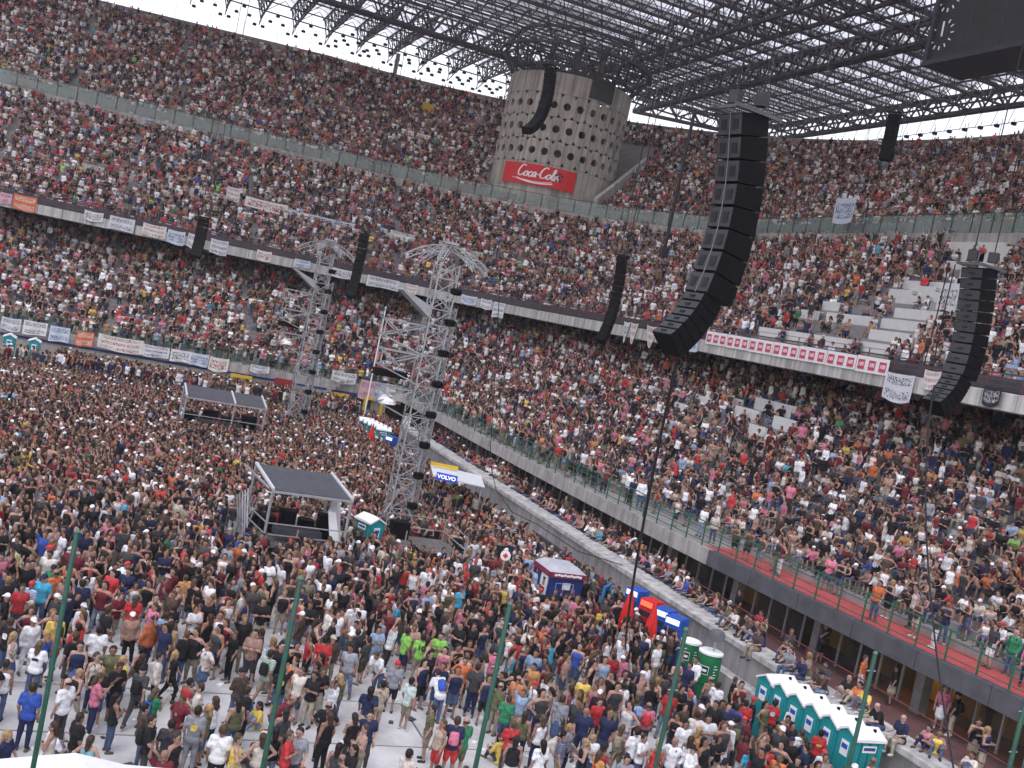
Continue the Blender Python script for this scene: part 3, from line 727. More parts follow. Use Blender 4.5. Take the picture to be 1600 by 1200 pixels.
# ------------------------------------------------------------------ line arrays
def line_array(top, f, specs, label, mtop=46.0, frame_w=None, detail=True, name='line_array', motor=True):
    """top = rear top corner; f = unit horizontal direction the boxes face; specs = (height, depth, width, tilt)"""
    f = Vector(f).normalized(); s = Vector((f.y, -f.x, 0)); t = thing(name, label, 'loudspeaker', top, group='flown loudspeaker arrays')
    R0 = Vector(top); pts = []
    for i, (h, dp, wd, tilt) in enumerate(specs):
        a = R(tilt); ff = f*math.cos(a)-Vector((0, 0, 1))*math.sin(a); dn = Vector((0, 0, -1))*math.cos(a)-f*math.sin(a)
        g = .018*h/.6; A = R0+dn*g; B = R0+dn*(h-g)
        a2 = R(specs[i+1][3]) if i+1 < len(specs) and specs[i+1][1] == dp else a; a2 = a+(a2-a)*.8; f2 = f*math.cos(a2)-Vector((0, 0, 1))*math.sin(a2)
        q = [B-s*wd/2, B+s*wd/2, B+s*wd/2+f2*dp, B-s*wd/2+f2*dp]; q2 = [A-s*wd/2, A+s*wd/2, A+s*wd/2+ff*dp, A-s*wd/2+ff*dp]
        mb = MB(); mb.hexa(q, q2); c = mb.build('cabinet', BLACK, t)
        pts.append((R0.copy(), dn, ff, h, wd))
        if detail:
            m2 = MB(); m2.hexa([B-s*wd*.49-ff*.012-dn*.02, B+s*wd*.49-ff*.012-dn*.02, B+s*wd*.49-dn*.02, B-s*wd*.49-dn*.02], [A-s*wd*.49-ff*.012+dn*.02, A+s*wd*.49-ff*.012+dn*.02, A+s*wd*.49+dn*.02, A-s*wd*.49+dn*.02]); m2.build('rear_panel', BLACK2, c)
            if h > .4:
                for o in (-.25, .25):
                    m2 = MB(); cc = (A+B)/2+s*wd*o-ff*.016; hw = wd*.115; hh = h*.22
                    m2.hexa([cc+dn*hh-s*hw-ff*.012, cc+dn*hh+s*hw-ff*.012, cc+dn*hh+s*hw, cc+dn*hh-s*hw], [cc-dn*hh-s*hw-ff*.012, cc-dn*hh+s*hw-ff*.012, cc-dn*hh+s*hw, cc-dn*hh-s*hw]); hd_ = m2.build('handle_plate', RUBBER, c)
            else:
                m2 = MB(); m2.bar((A+B)/2-s*wd*.12-ff*.02, (A+B)/2+s*wd*.12-ff*.02, .03, 4); m2.build('handle', RUBBER, c)
        R0 = R0+dn*h
    h0, dp0, wd0, _ = specs[0]; T0 = Vector(top)
    mb = MB(); 
    for o in (-1, 1):
        a_ = T0+s*wd0*.52*o-f*.22+Vector((0, 0, .10)); mb.bar(a_, a_+f*(dp0+.55), .075*wd0, 4)
    for k in (0., 1.): a_ = T0+f*(dp0*k-.1*(1-k)+.1*k)+Vector((0, 0, .10)); mb.bar(a_-s*wd0*.55, a_+s*wd0*.55, .07*wd0, 4)
    mb.build('flying_frame', mat('dark grey frame', (.09, .09, .095), .5, .2, 4) if detail else BLACK, t)
    for o in (-.3, .34):
        a_ = T0+s*wd0*o+f*dp0*(.3 if o < 0 else .75)+Vector((0, 0, .2)); m2 = MB(); m2.box(a_+Vector((0, 0, .28*wd0)), (.13*wd0, .17*wd0, .2*wd0), .4)
        hst = m2.build('chain_hoist', BLACK2, t)
        m2 = MB(); m2.bar(a_+Vector((0, 0, .4*wd0)), (a_.x, a_.y, mtop), .018 if detail else .03, 4); m2.build('chain', RUBBER, hst)
    # light steel strap down the rear
    if detail and specs[0][0] > .4:
        mb = MB(); 
        for (p, dn, ff, h, wd) in pts[:8]: mb.bar(p-ff*.022+s*.02*wd, p+dn*h-ff*.022+s*.02*wd, .010, 4)
        mb.build('safety_chain', mat('dull chain', (.22, .22, .22), .6), t)
    return t, R0
def vdir(p): v = Vector((p[0], p[1], 0)).normalized(); return v, Vector((v.y, -v.x, 0))
top = Vector((11.2, 18.93, 16.55)); v, r = vdir(top); al = R(50)
fm = v*math.cos(al)+r*math.sin(al)
tl = [-13, -12, -9, -5, -1, 4, 9, 14]; sp = [(.468, .72, .70, a) for a in tl]+[(.20, .56, .60, a) for a in (20, 26, 31, 36, 41, 45)]
arr, endp = line_array(top, fm, sp, 'large black curved loudspeaker array hanging in front of the middle tier')
# cable loom beside it and the trunk cable that drops to the pitch
mb = MB(); a = top-fm*.35-Vector((fm.y, -fm.x, 0))*.72; mb.path([a+Vector((0, 0, .0)), a+Vector((0, 0, -1.2)), a+Vector((.0, 0, -2.9))], .035, 6); mb.box(a+Vector((0, 0, -3.0)), (.07, .07, .12)); mb.build('cable_loom', RUBBER, arr)
mb = MB(); e = Vector((20.66, 33.88, .1)); st = endp+fm*.55+Vector((0, 0, .30)); pts = []
for k in range(17):
    t_ = k/16; p = st.lerp(e, t_**2.2); p.z = st.z+(e.z-st.z)*t_; pts.append(p)
mb.path(pts, .032, 6); tag(mb.build('trunk_cable', RUBBER), 'thick black cable dropping from the large loudspeaker array to the pitch', 'cable')
top = Vector((25.0, 25.85, 16.1)); v, r = vdir(top); al = R(40); fr = v*math.cos(al)+r*math.sin(al)
sp = [(.34, .70, .80, a) for a in (-11, -11, -10, -9, -7, -5, -2, 2, 6, 10)]+[(.20, .58, .72, a) for a in (17, 24, 31, 38, 44, 48)]
arr2, end2 = line_array(top, fr, sp, 'black loudspeaker array at the right edge above the lower tier')
mb = MB(); a = top+Vector((-.75, .2, 0)); 
for o in (0, .35): mb.path([a+Vector((o, o*.3, .0)), a+Vector((o, o*.3, -1.6)), a+Vector((o-.05, 0, -3.3))], .02, 4)
mb.build('cable_loom', RUBBER, arr2)
mb = MB(); pts = []
for k in range(15):
    t_ = k/14; p = end2.lerp(Vector((21.9, 18.2, .5)), t_**1.6); p.z = end2.z+.5+(.3-end2.z)*t_; pts.append(p)
mb.path(pts, .03, 6); tag(mb.build('signal_cable', RUBBER), 'black cable hanging from the right loudspeaker array past the red walkway', 'cable')
for nm, tp, ang, n, h, tilt0, tilt1, wd in (
    ('small black curved loudspeaker array hanging before the round concrete tower', (28.2, 74.9, 30.6), 35, 14, .40, -14, 62, .75),
    ('slim dark loudspeaker array hanging before the middle tier left of the large array', (33.5, 67.1, 17.5), 25, 15, .42, -13, 36, .62),
    ('dark loudspeaker array hanging over the far balcony near the leftmost banners', (7.3, 91.7, 14.5), 10, 9, .36, -4, 30, .85),
    ('dark loudspeaker array hanging between the two lattice towers over the far balcony', (21.0, 92.6, 16.2), 10, 14, .40, -6, 32, .8),
    ('small dark loudspeaker array hanging under the roof at the right', (46.9, 58.5, 30.3), 20, 9, .34, -6, 4, .75)):
    v, r = vdir(tp); f_ = v*math.cos(R(ang))+r*math.sin(R(ang))
    line_array(tp, f_, [(h, .55, wd, tilt0+(tilt1-tilt0)*(k/(n-1))**1.6) for k in range(n)], nm, detail=False)

# ------------------------------------------------------------------ lattice towers on the pitch
def square_truss(mb, a, b, w, n, rc, rd):
    a = Vector(a); b = Vector(b); d = (b-a); L = d.length; d.normalize(); ref = Vector((0, 0, 1)) if abs(d.z) < .9 else Vector((1, 0, 0))
    x = d.cross(ref).normalized()*w/2; y = d.cross(x).normalized()*w/2; C4 = [x+y, -x+y, -x-y, x-y]
    for c in C4: mb.bar(a+c, b+c, rc, 4)
    for i in range(n):
        p, q = a+d*(L*i/n), a+d*(L*(i+1)/n)
        for k in range(4):
            c0, c1 = C4[k], C4[(k+1) % 4]; mb.bar(p+c0, q+c1, rd, 4, cap=False); mb.bar(p+c0, p+c1, rd, 4, cap=False)
            if i % 2: mb.bar(p+c1, q+c0, rd, 4, cap=False)
def delay_tower(x, y, label, H=13.5):
    t = thing('lattice_tower', label, 'tower', (x, y, 0), group='lattice towers on the pitch')
    mb = MB(); square_truss(mb, (x, y, .2), (x, y, H), .95, 18, .045, .028); mb.build('mast', STEEL, t)
    mb = MB(); square_truss(mb, (x+.72, y+.1, .2), (x+.72, y+.1, H-2), .35, 26, .03, .02); mb.build('ladder_mast', GALV, t)
    # outrigger base
    for k in range(4):
        a = k*math.pi/2+.6; m2 = MB(); e_ = Vector((x+1.9*math.cos(a), y+1.9*math.sin(a), .12)); m2.bar((x, y, .25), e_, .05, 4); m2.bar((x, y, 2.6), e_, .04, 4); m2.box(e_, (.2, .2, .05)); m2.build('outrigger', GALV, t)
    # arched head: three curved trusses crossing
    for k, (a, L) in enumerate(((0.0, 2.05), (1.05, 1.75), (-1.05, 1.75))):
        m2 = MB(); d = Vector((math.cos(a), math.sin(a), 0)); s = Vector((-d.y, d.x, 0)); n = 10
        lo, hi = [], []
        for i in range(n+1):
            q = -1+2*i/n; lo.append(Vector((x, y, H+.55-.75*q*q))+d*L*q); hi.append(Vector((x, y, H+.85-.80*q*q))+d*L*q*1.02)
        for pp in (lo, hi):
            for o in (-.13, .13): m2.path([p+s*o for p in pp], .025, 4)
        for i in range(n): m2.bar(lo[i]+s*.13, hi[i+1]+s*.13, .016, 4); m2.bar(hi[i]-s*.13, lo[i+1]-s*.13, .016, 4); m2.bar(lo[i]-s*.13, lo[i]+s*.13, .016, 4)
        m2.build('arched_head', STEEL, t)
    m2 = MB(); m2.box((x, y, H+.95), (.28, .28, .06)); 
    for o in (-.2, 0, .2): m2.bar((x+o, y, H+.95), (x+o, y, H+1.15), .03, 4)
    m2.build('head_plate', GALV, t)
    # side brackets: tilted sheet, then three open frames
    m2 = MB(); a0 = Vector((x-.5, y-.1, H-2.2)); m2.hexa([a0+Vector((0, -.5, -.5)), a0+Vector((0, .5, -.5)), a0+Vector((-1.55, .5, .55)), a0+Vector((-1.55, -.5, .55))], [a0+Vector((0, -.5, .05)), a0+Vector((0, .5, .05)), a0+Vector((-1.5, .5, .62)), a0+Vector((-1.5, -.5, .62))]); m2.build('spot_tray', mat('tray mesh', (.34, .35, .36), .5, .2, 6, metal=.3), t)
    for z, L in ((H-3.1, 2.0), (H-4.5, 1.9), (H-6.2, 1.7)):
        m2 = MB()
        for o in (-.38, .38):
            p0, p1, p2, p3 = Vector((x-.45, y+o, z)), Vector((x-.45-L, y+o, z)), Vector((x-.45-L, y+o, z-.75)), Vector((x-.45, y+o, z-1.35))
            for p, q in ((p0, p1), (p1, p2), (p2, p3), (p0, p2), (p1, p1.lerp(p3, .5))): m2.bar(p, q, .038, 4)
        m2.bar((x-.45-L, y-.38, z), (x-.45-L, y+.38, z), .038, 4); m2.bar((x-.45-L, y-.38, z-.75), (x-.45-L, y+.38, z-.75), .038, 4); m2.build('bracket', STEEL, t)
    m2 = MB(); m2.box((x-1.7, y, H-5.6), (.75, .35, .16)); m2.build('follow_spot', BLACK, t)
    m2 = MB(); m2.lathe((x-1.6, y-.1, H-7.0), [(.45, 0), (.42, .15), (.25, .38), (.05, .45)], 12); m2.build('dome_cover', WHITEP, t)
    # drum-shaped ballast lamps up the right side
    dm = MB(); dm.lathe((0, 0, -.16), [(.16, 0), (.27, .05), (.27, .28), (.16, .33)], 12); dme = dm.mesh('lamp_drum'); dme.materials.append(BLACK)
    for k in range(8): put('lamp_drum', dme, t, (x+.55, y-.45, 1.9+k*1.48))
    return t
delay_tower(15.0, 47.7, 'tall grey lattice tower standing beside the single teal toilet')
delay_tower(14.9, 76.3, 'tall grey lattice tower standing behind the far tent roof')
# slim pole at the corner
fp = thing('flag_pole', 'slim white pole beside the yellow gate at the stand corner', 'pole', (21.9, 83.6, 0))
mb = MB(); mb.bar((21.9, 83.6, 0), (21.9, 83.6, 10.3), .07, 8, .05); mb.build('shaft', WHITEP, fp); mb = MB(); mb.lathe((21.9, 83.6, 10.3), [(.12, 0), (.14, .06), (.05, .2)], 8); mb.build('cap', GALV, fp)

# ------------------------------------------------------------------ roofed mixing platforms
def mix_tent(x0, x1, y0, y1, zf, zb, label, mids=(), skew=0.):
    t = thing('tent_platform', label, 'tent', ((x0+x1)/2, (y0+y1)/2, 0), group='roofed platforms in the crowd')
    q = lambda x, y, z: Vector((x+skew*(y-y0), y, z))
    n = 8
    m2 = MB(); m2.hexa([q(x0, y0, zf), q(x1, y0, zf), q(x1, y1, zb), q(x0, y1, zb)], [q(x0, y0, zf+.10), q(x1, y0, zf+.10), q(x1, y1, zb+.10), q(x0, y1, zb+.10)]); m2.build('roof_sheet', TENTR, t)
    for x in [x0, x1]+list(mids):
        m2 = MB(); m2.bar(q(x, y0-.06, zf+.12), q(x, y1+.06, zb+.12), .07, 4); m2.build('edge_rail', mat('light aluminium rail', (.70, .71, .72), .35, .06, 4, metal=.3), t)
    m2 = MB(); m2.bar(q(x0-.05, y0-.04, zf+.02), q(x1+.05, y0-.04, zf+.02), .06, 4); m2.build('front_beam', GALV, t)
    for x in [x0, x1]+list(mids):
        for y, z in ((y0, zf), (y1, zb)):
            m2 = MB(); m2.bar(q(x, y, 0), q(x, y, z), .06, 6); m2.build('post', STEEL, t)
    m2 = MB(); m2.box(((x0+x1)/2, (y0+y1)/2, .85), ((x1-x0)/2, (y1-y0)/2, .07)); m2.build('deck', BOARD, t)
    m2 = MB(); m2.box(((x0+x1)/2, (y0+y1)/2+.1, .4), ((x1-x0)/2-.1, (y1-y0)/2-.2, .38)); m2.build('skirt', DARKC, t)
    for z in (1.3, 1.75):
        m2 = MB(); m2.bar(q(x0, y0, z), q(x1, y0, z), .03, 4); m2.bar(q(x0, y0, z), q(x0, y1, z), .03, 4); m2.build('hand_rail', GALV, t)
    m2 = MB(); 
    for k in range(4): a = (x1-x0)/4; m2.box((x0+a*(k+.5), y1-.5, 1.25+.15*(k % 2)), (a*.38, .3, .35+.15*(k % 2)))
    m2.build('equipment_case', BLACK, t)
    m2 = MB(); m2.box(((x0+x1)/2-.2, y0+.7, 1.35), ((x1-x0)*.3, .35, .12)); m2.build('mixing_desk', BLACK2, t)
    return t
t1 = mix_tent(7.75, 10.95, 41.0, 43.6, 3.0, 3.45, 'dark roofed mixing platform in the crowd nearest the lone teal toilet', skew=-.15)
m2 = MB(); 
for k in range(5): m2.bar((7.3, 41.4+k*.6, .1), (6.95, 42.0+k*.6, 2.8-.2*k), .035, 4); m2.bar((6.95, 42.0+k*.6, .1), (7.35, 41.6+k*.6, 2.4), .03, 4)
m2.bar((7.0, 44.4, 3.3), (7.6, 41.2, 3.1), .05, 4); m2.build('side_frame', STEEL, t1)
m2 = MB(); m2.hexa([(10.5, 41.3, 1.0), (10.9, 41.2, 1.0), (11.2, 43.2, 1.0), (10.9, 43.3, 1.0)], [(10.2, 41.5, 2.4), (10.5, 41.4, 2.4), (11.0, 43.2, 2.9), (10.8, 43.3, 2.9)]); m2.build('side_curtain', WHITEF, t1)
mix_tent(6.35, 11.25, 67.0, 69.6, 2.75, 3.15, 'long grey roofed platform far back in the crowd', mids=(9.3,))

# ------------------------------------------------------------------ boarded platform beside the near tower
pf = thing('stage_platform', 'low boarded platform with rails at the foot of the near lattice tower', 'platform', (15.2, 43.6, 0))
for k in range(7):
    m2 = MB(); m2.box((13.9+k*.44, 43.5, .88), (.21, 1.7, .04)); m2.build('board', BOARD, pf)
m2 = MB(); m2.box((15.2, 43.5, .72), (1.55, 1.72, .10)); m2.build('frame', GALV, pf)
for px_, py_ in ((13.8, 41.9), (16.6, 41.9), (13.8, 45.1), (16.6, 45.1)):
    m2 = MB(); m2.bar((px_, py_, 0), (px_, py_, 1.9), .03, 4); m2.build('rail_post', GALV, pf)
m2 = MB()
for z in (1.35, 1.9): m2.bar((13.8, 45.1, z), (16.6, 45.1, z), .025, 4); m2.bar((16.6, 45.1, z), (16.6, 41.9, z), .025, 4)
m2.build('guard_rail', GALV, pf)
m2 = MB(); m2.box((14.3, 44.6, 1.3), (.4, .3, .38)); m2.build('amplifier_rack', BLACK, pf)

# ------------------------------------------------------------------ portable toilets
def toilet(loc, rz, label, w=.395, dp=.50, h=1.88):
    t = thing('portable_toilet', label, 'toilet', loc, rz, 'portable toilets'); P_ = lambda n, mb, m_: put(n, setm(mb.mesh(n), m_), t, (0, 0, 0), local=True)
    def setm(me, m_): me.materials.append(m_); return me
    m2 = MB(); m2.hexa([(-w, -dp, 0), (w, -dp, 0), (w, dp, 0), (-w, dp, 0)], [(-w, -dp, h), (w, -dp, h), (w, dp, h), (-w, dp, h)])
    m2.add([(-w, -dp, h), (w, -dp, h), (0, -dp, h+.11), (-w, dp, h), (w, dp, h), (0, dp, h+.11)], [(0, 1, 2), (4, 3, 5)]); P_('shell', m2, TEAL)
    m2 = MB(); e = .06
    prof = [(-w-e, h-.02), (-w*.55, h+.10), (0, h+.21), (w*.55, h+.10), (w+e, h-.02)]; vs = []
    for y in (-dp-e, -dp*.33, dp*.33, dp+e):
        for x, z in prof: vs.append((x, y, z+(.02 if abs(y) < dp*.5 else 0)))
    for x, z in prof: vs.append((x, -dp-e, z-.07))
    for x, z in prof: vs.append((x, dp+e, z-.07))
    fs = [(j*5+i, j*5+i+1, j*5+i+6, j*5+i+5) for j in range(3) for i in range(4)]+[(i+1, i, 20+i, 21+i) for i in range(4)]+[(15+i, 16+i, 26+i, 25+i) for i in range(4)]
    fs += [(20, 0, 5, 10, 15, 25), (24, 29, 19, 14, 9, 4)]+[(20+i, 25+i, 26+i, 21+i) for i in range(4)]
    m2.add(vs, fs); P_('roof', m2, WHITEP)
    m2 = MB(); m2.box((0, -dp-.012, h*.48), (w*.78, .012, h*.44)); dr = P_('door', m2, TEAL)
    m2 = MB(); m2.box((0, 0, 0), (.16, .006, .22)); c = put('sign', setm(m2.mesh('sign'), WHITEP), dr, (.0, -dp-.032, h*.76), local=True)
    m2 = MB(); m2.box((0, 0, 0), (.12, .004, .07)); put('sign_mark', setm(m2.mesh('sign_mark'), BLUEP), dr, (.0, -dp-.042, h*.79), local=True)
    m2 = MB(); m2.box((w*.6, -dp-.04, h*.46), (.03, .02, .06)); P_('latch', m2, BLACK)
    for x in (-1, 1):
        m2 = MB(); m2.box((x*(w+.006), 0, h*.5), (.012, dp*.06, h*.46)); m2.box((x*(w+.006), -dp*.6, h*.5), (.012, dp*.05, h*.46)); m2.box((x*(w+.006), dp*.6, h*.5), (.012, dp*.05, h*.46)); P_('wall_rib', m2, TEAL_D)
        m2 = MB(); m2.box((x*(w+.022), 0, h*.84), (.006, .25, .10)); P_('side_sign', m2, WHITEP)
        m2 = MB(); m2.box((x*(w+.03), 0, h*.845), (.004, .21, .045)); P_('side_sign_mark', m2, mat('dark sign print', (.04, .06, .22), .6), )
    m2 = MB(); m2.bar((w*.4, dp*.6, h+.05), (w*.4, dp*.6, h+.20), .05, 8); P_('vent_pipe', m2, BLACK)
    return t
tp = toilet((22.35, 27.15, 0), R(-90)+.02, 'teal portable toilet farthest from the near end of the row by the ledge')
ordn = ['second', 'third', 'fourth', 'fifth', 'sixth']
for k in range(1, 6):
    dup(tp, (22.35+.03*k, 27.2-.785*k, 0), R(-90)+random.uniform(-.03, .03), ('teal portable toilet, %s from the far end of the row by the ledge' % ordn[k-1]) if k < 5 else 'nearest teal portable toilet with its side sign showing, end of the row')
dup(tp, (12.55, 43.3, 0), R(25), 'single teal portable toilet standing beside the mixing platform')
dup(tp, (-5.0, 85.6, .87), R(0), 'leftmost of two far teal toilets below the far banners')
dup(tp, (-3.3, 85.4, .87), R(0), 'right one of two far teal toilets below the far banners')
for k in range(5): dup(tp, (20.4+.12*k, 77.0-.85*k, 0), R(-95), 'teal toilet in the far row beside the closed red umbrella, %s from the back' % (['first']+ordn)[k])

# ------------------------------------------------------------------ refreshments along the ledge
def parasol(x, y, label, h=2.35):
    t = thing('closed_parasol', label, 'parasol', (x, y, 0), group='closed red parasols')
    m2 = MB(); m2.bar((x, y, 0), (x, y, h+.05), .03, 8); m2.build('pole', GALV, t)
    m2 = MB(); n = 16; prof = [(.19, .85), (.22, 1.1), (.20, 1.45), (.16, 1.8), (.11, 2.1), (.05, h)]; vs = []
    for r_, z in prof:
        for i in range(n): a = 2*math.pi*i/n; rr_ = r_*(1+.24*(1 if i % 2 else -1)*min(1, (h-z)/1.2)); vs.append((x+rr_*math.cos(a), y+rr_*math.sin(a), z+.05*(i % 2)*(r_ > .3)))
    m2.add(vs, [(k*n+i, k*n+(i+1) % n, (k+1)*n+(i+1) % n, (k+1)*n+i) for k in range(5) for i in range(n)]+[tuple(reversed(range(n)))]); c = m2.build('canopy', REDF, t)
    m2 = MB(); m2.lathe((x, y, h), [(.06, 0), (.05, .06), (.02, .16)], 8); m2.build('finial', REDP, t)
    m2 = MB(); m2.lathe((x, y, 0), [(.35, 0), (.35, .07), (.08, .12)], 12); m2.build('base', CONC, t)
    fx = Vector((-x, -y, 0)).normalized(); s_ = Vector((-fx.y, fx.x, 0))
    for o in (-.1, .1):
        p = Vector((x, y, 1.15))+fx*.28+s_*o; text_part('C', .2, frame(p, s_, (0, 0, 1)), INK, c, 'emblem', shear=.3)
    return t
parasol(20.75, 34.6, 'closed red parasol beside the blue drinks kiosk'); parasol(20.75, 32.75, 'closed red parasol before the red drinks fridge')
parasol(19.4, 71.0, 'distant closed red parasol near the far toilets')
def fridge(x, y, rz, body, head, label, h=1.95, txt=None):
    t = thing('drinks_fridge', label, 'fridge', (x, y, 0), rz, 'drinks fridges'); I = t.matrix_basis
    def add(n, mb, m_):
        me = mb.mesh(n); me.materials.append(m_); return put(n, me, t, (0, 0, 0), local=True)
    m2 = MB(); m2.box((0, 0, h/2), (.34, .33, h/2)); add('cabinet', m2, body)
    m2 = MB(); m2.box((0, -.345, h*.42), (.29, .02, h*.36)); add('glass_door', m2, GLASSY)
    m2 = MB(); m2.box((.24, -.375, h*.45), (.015, .02, .25)); add('handle', m2, GALV)
    m2 = MB(); m2.box((0, -.352, h*.92), (.28, .02, h*.05)); add('lit_header', m2, head)
    for z in (.35, .75, 1.1):
        m2 = MB(); 
        for k in range(5): m2.bar((-.2+.1*k, -.37, z), (-.2+.1*k, -.37, z+.2), .03, 6)
        add('bottle_row', m2, REDP if body is REDP else BLUEP)
    return t
fridge(22.0, 35.0, R(-68), REDP, LAMPR, 'red drinks fridge with glowing header behind the parasol')
fridge(22.0, 33.95, R(-60), BLUEP, LAMPW, 'blue drinks fridge next to the red fridge')
fridge(22.0, 33.05, R(-60), BLUEP, LAMPW, 'blue drinks fridge nearest the green beer cylinders')
fridge(22.1, 36.4, R(-70), BLUEP, LAMPW, 'blue drinks fridge behind the two closed parasols')
fridge(20.6, 69.8, R(-60), BLUEP, LAMPW, 'distant blue drinks fridge beside the far closed parasol')
# blue folding board
bd = thing('board_sign', 'blue framed board leaning on the ledge between kiosk and parasol', 'sign', (21.3, 37.2, 0)); m2 = MB()
for p, q in (((20.9, 37.0, .9), (21.5, 37.6, .9)), ((20.9, 37.0, 1.7), (21.5, 37.6, 1.7)), ((20.9, 37.0, .0), (20.9, 37.0, 1.75)), ((21.5, 37.6, 0), (21.5, 37.6, 1.75))): m2.bar(p, q, .06, 4)
m2.build('frame', mat('cyan paint', (.02, .22, .50), .5), bd); m2 = MB(); m2.hexa([(20.93, 37.03, .95), (21.47, 37.57, .95), (21.46, 37.6, .95), (20.92, 37.06, .95)], [(20.93, 37.03, 1.65), (21.47, 37.57, 1.65), (21.46, 37.6, 1.65), (20.92, 37.06, 1.65)]); m2.build('panel', DARKPANEL, bd)
# beer cylinders
def beer_can(x, y, label, r_=.42, h=1.6):
    t = thing('beer_kiosk', label, 'kiosk', (x, y, 0), group='green beer cylinders')
    m2 = MB(); m2.lathe((x, y, 0), [(r_*.92, .0), (r_, .12), (r_, h-.2), (r_*.94, h)], 32); c = m2.build('drum', BEERG, t)
    m2 = MB(); m2.lathe((x, y, h+.002), [(r_*1.03, 0), (r_*1.03, .07), (r_*.88, .10), (r_*.85, .05)], 32); m2.build('rim', WHITEP, t)
    m2 = MB(); m2.lathe((x, y, .55), [(r_*1.012, 0), (r_*1.012, .03)], 32); m2.build('groove', RUBBER, c)
    th = math.atan2(-y, -x)
    def patch(a0, a1, z0, z1, m_, nm, rr_):
        m3 = MB(); k = 6
        for i in range(k):
            a, b = th+a0+(a1-a0)*i/k, th+a0+(a1-a0)*(i+1)/k
            m3.add([(x+rr_*math.cos(q), y+rr_*math.sin(q), z) for q, z in ((a, z0), (b, z0), (b, z1), (a, z1))], [(0, 1, 2, 3)])
        m3.build(nm, m_, c)
    patch(-1.0, .1, .92, 1.22, INK, 'label_border', r_*1.012); patch(-.96, .06, .945, 1.195, RUBBER, 'label', r_*1.02); patch(-.85, -.05, 1.02, 1.11, INK, 'label_line', r_*1.028)
    for z in (.65, .75, .85, .95, 1.05, 1.15, 1.25): patch(.5, .5+.28+.12*math.sin(z*40), z, z+.03, INK, 'print_line', r_*1.012)
    return t
beer_can(21.75, 30.2, 'green beer can shaped kiosk nearest the portable toilets'); beer_can(21.75, 31.5, 'green beer can shaped kiosk between its twin and the fridges', .37, 1.5)
ds = thing('dish_lamp', 'grey round dish on a post over the green beer cylinders', 'dish', (21.9, 30.3, 0))
m2 = MB(); m2.bar((21.9, 30.3, 0), (21.9, 30.3, 2.1), .04, 8); m2.build('post', GALV, ds)
m2 = MB(); M_ = Matrix.Rotation(.5, 4, 'X') @ Matrix.Rotation(-.35, 4, 'Y'); m3 = MB(); m3.lathe((0, 0, 0), [(.08, -.10), (.24, -.03), (.30, .03), (.28, .05), (.08, -.02)], 24); m2.add([Vector((21.9, 30.3, 2.2))+(M_ @ Vector(v)) for v in m3.v], m3.f); m2.build('dish', mat('dark dish', (.08, .08, .085), .5), ds)
# blue drinks kiosk
kx0, kx1, ky0, ky1 = 19.0, 20.55, 38.2, 39.8
kk = thing('drinks_kiosk', 'dark blue drinks kiosk with pale roof and portrait panel by the ledge', 'kiosk', (19.8, 39, 0))
m2 = MB(); m2.box(((kx0+kx1)/2, (ky0+ky1)/2, 0.9), ((kx1-kx0)/2, (ky1-ky0)/2, .9)); m2.build('body', NAVY, kk)
m2 = MB(); m2.hexa([(kx0-.06, ky0-.06, 1.80), (kx1+.06, ky0-.06, 1.80), (kx1+.06, ky1+.06, 1.80), (kx0-.06, ky1+.06, 1.80)], [(kx0+.25, ky0+.3, 2.04), (kx1-.2, ky0+.3, 2.0), (kx1-.2, ky1-.2, 2.0), (kx0+.25, ky1-.2, 2.04)]); m2.build('roof', mat('pale canopy', (.42, .42, .45), .7, .15, 2), kk)  # roof in a toned-down pale grey
m2 = MB(); m2.box(((kx0+kx1)/2, ky0-.075, 1.70), ((kx1-kx0)/2+.05, .015, .11)); m2.box((kx0-.075, (ky0+ky1)/2, 1.70), (.015, (ky1-ky0)/2+.05, .11)); m2.build('name_band', mat('maroon navy band', (.20, .025, .06), .5, .3, 6), kk)
m2 = MB(); 
for k in range(9): m2.box((kx0+.2+k*.14, ky0-.095, 1.70+.02*(k % 2)), (.06, .004, .045))
m2.build('band_print', INK, kk)
m2 = MB(); m2.box((kx0-.02, ky0+.45, 1.05), (.015, .34, .5)); pn = m2.build('portrait_panel', WHITEP, kk)
m2 = MB(); m2.box((kx0-.04, ky0+.42, 1.25), (.004, .10, .13)); m2.build('portrait_head', mat('print skin', (.35, .2, .14), .7), pn); m2 = MB(); m2.box((kx0-.04, ky0+.42, 1.40), (.005, .11, .05)); m2.box((kx0-.038, ky0+.42, 0.85), (.003, .15, .18)); m2.build('portrait_dark', RUBBER, pn)
m2 = MB()
for z in (1.35, .75): m2.box(((kx0+kx1)/2-.05, ky0-.02, z), (.40, .012, .012))
for x in (-.45, .35): m2.box(((kx0+kx1)/2+x, ky0-.02, 1.05), (.012, .012, .30))
m2.build('panel_frame', mat('pale blue print', (.25, .33, .6), .6), kk)
m2 = MB(); m2.box((kx0+.8, ky0-.02, 1.25), (.18, .012, .14)); m2.build('window_print', AWN, kk)
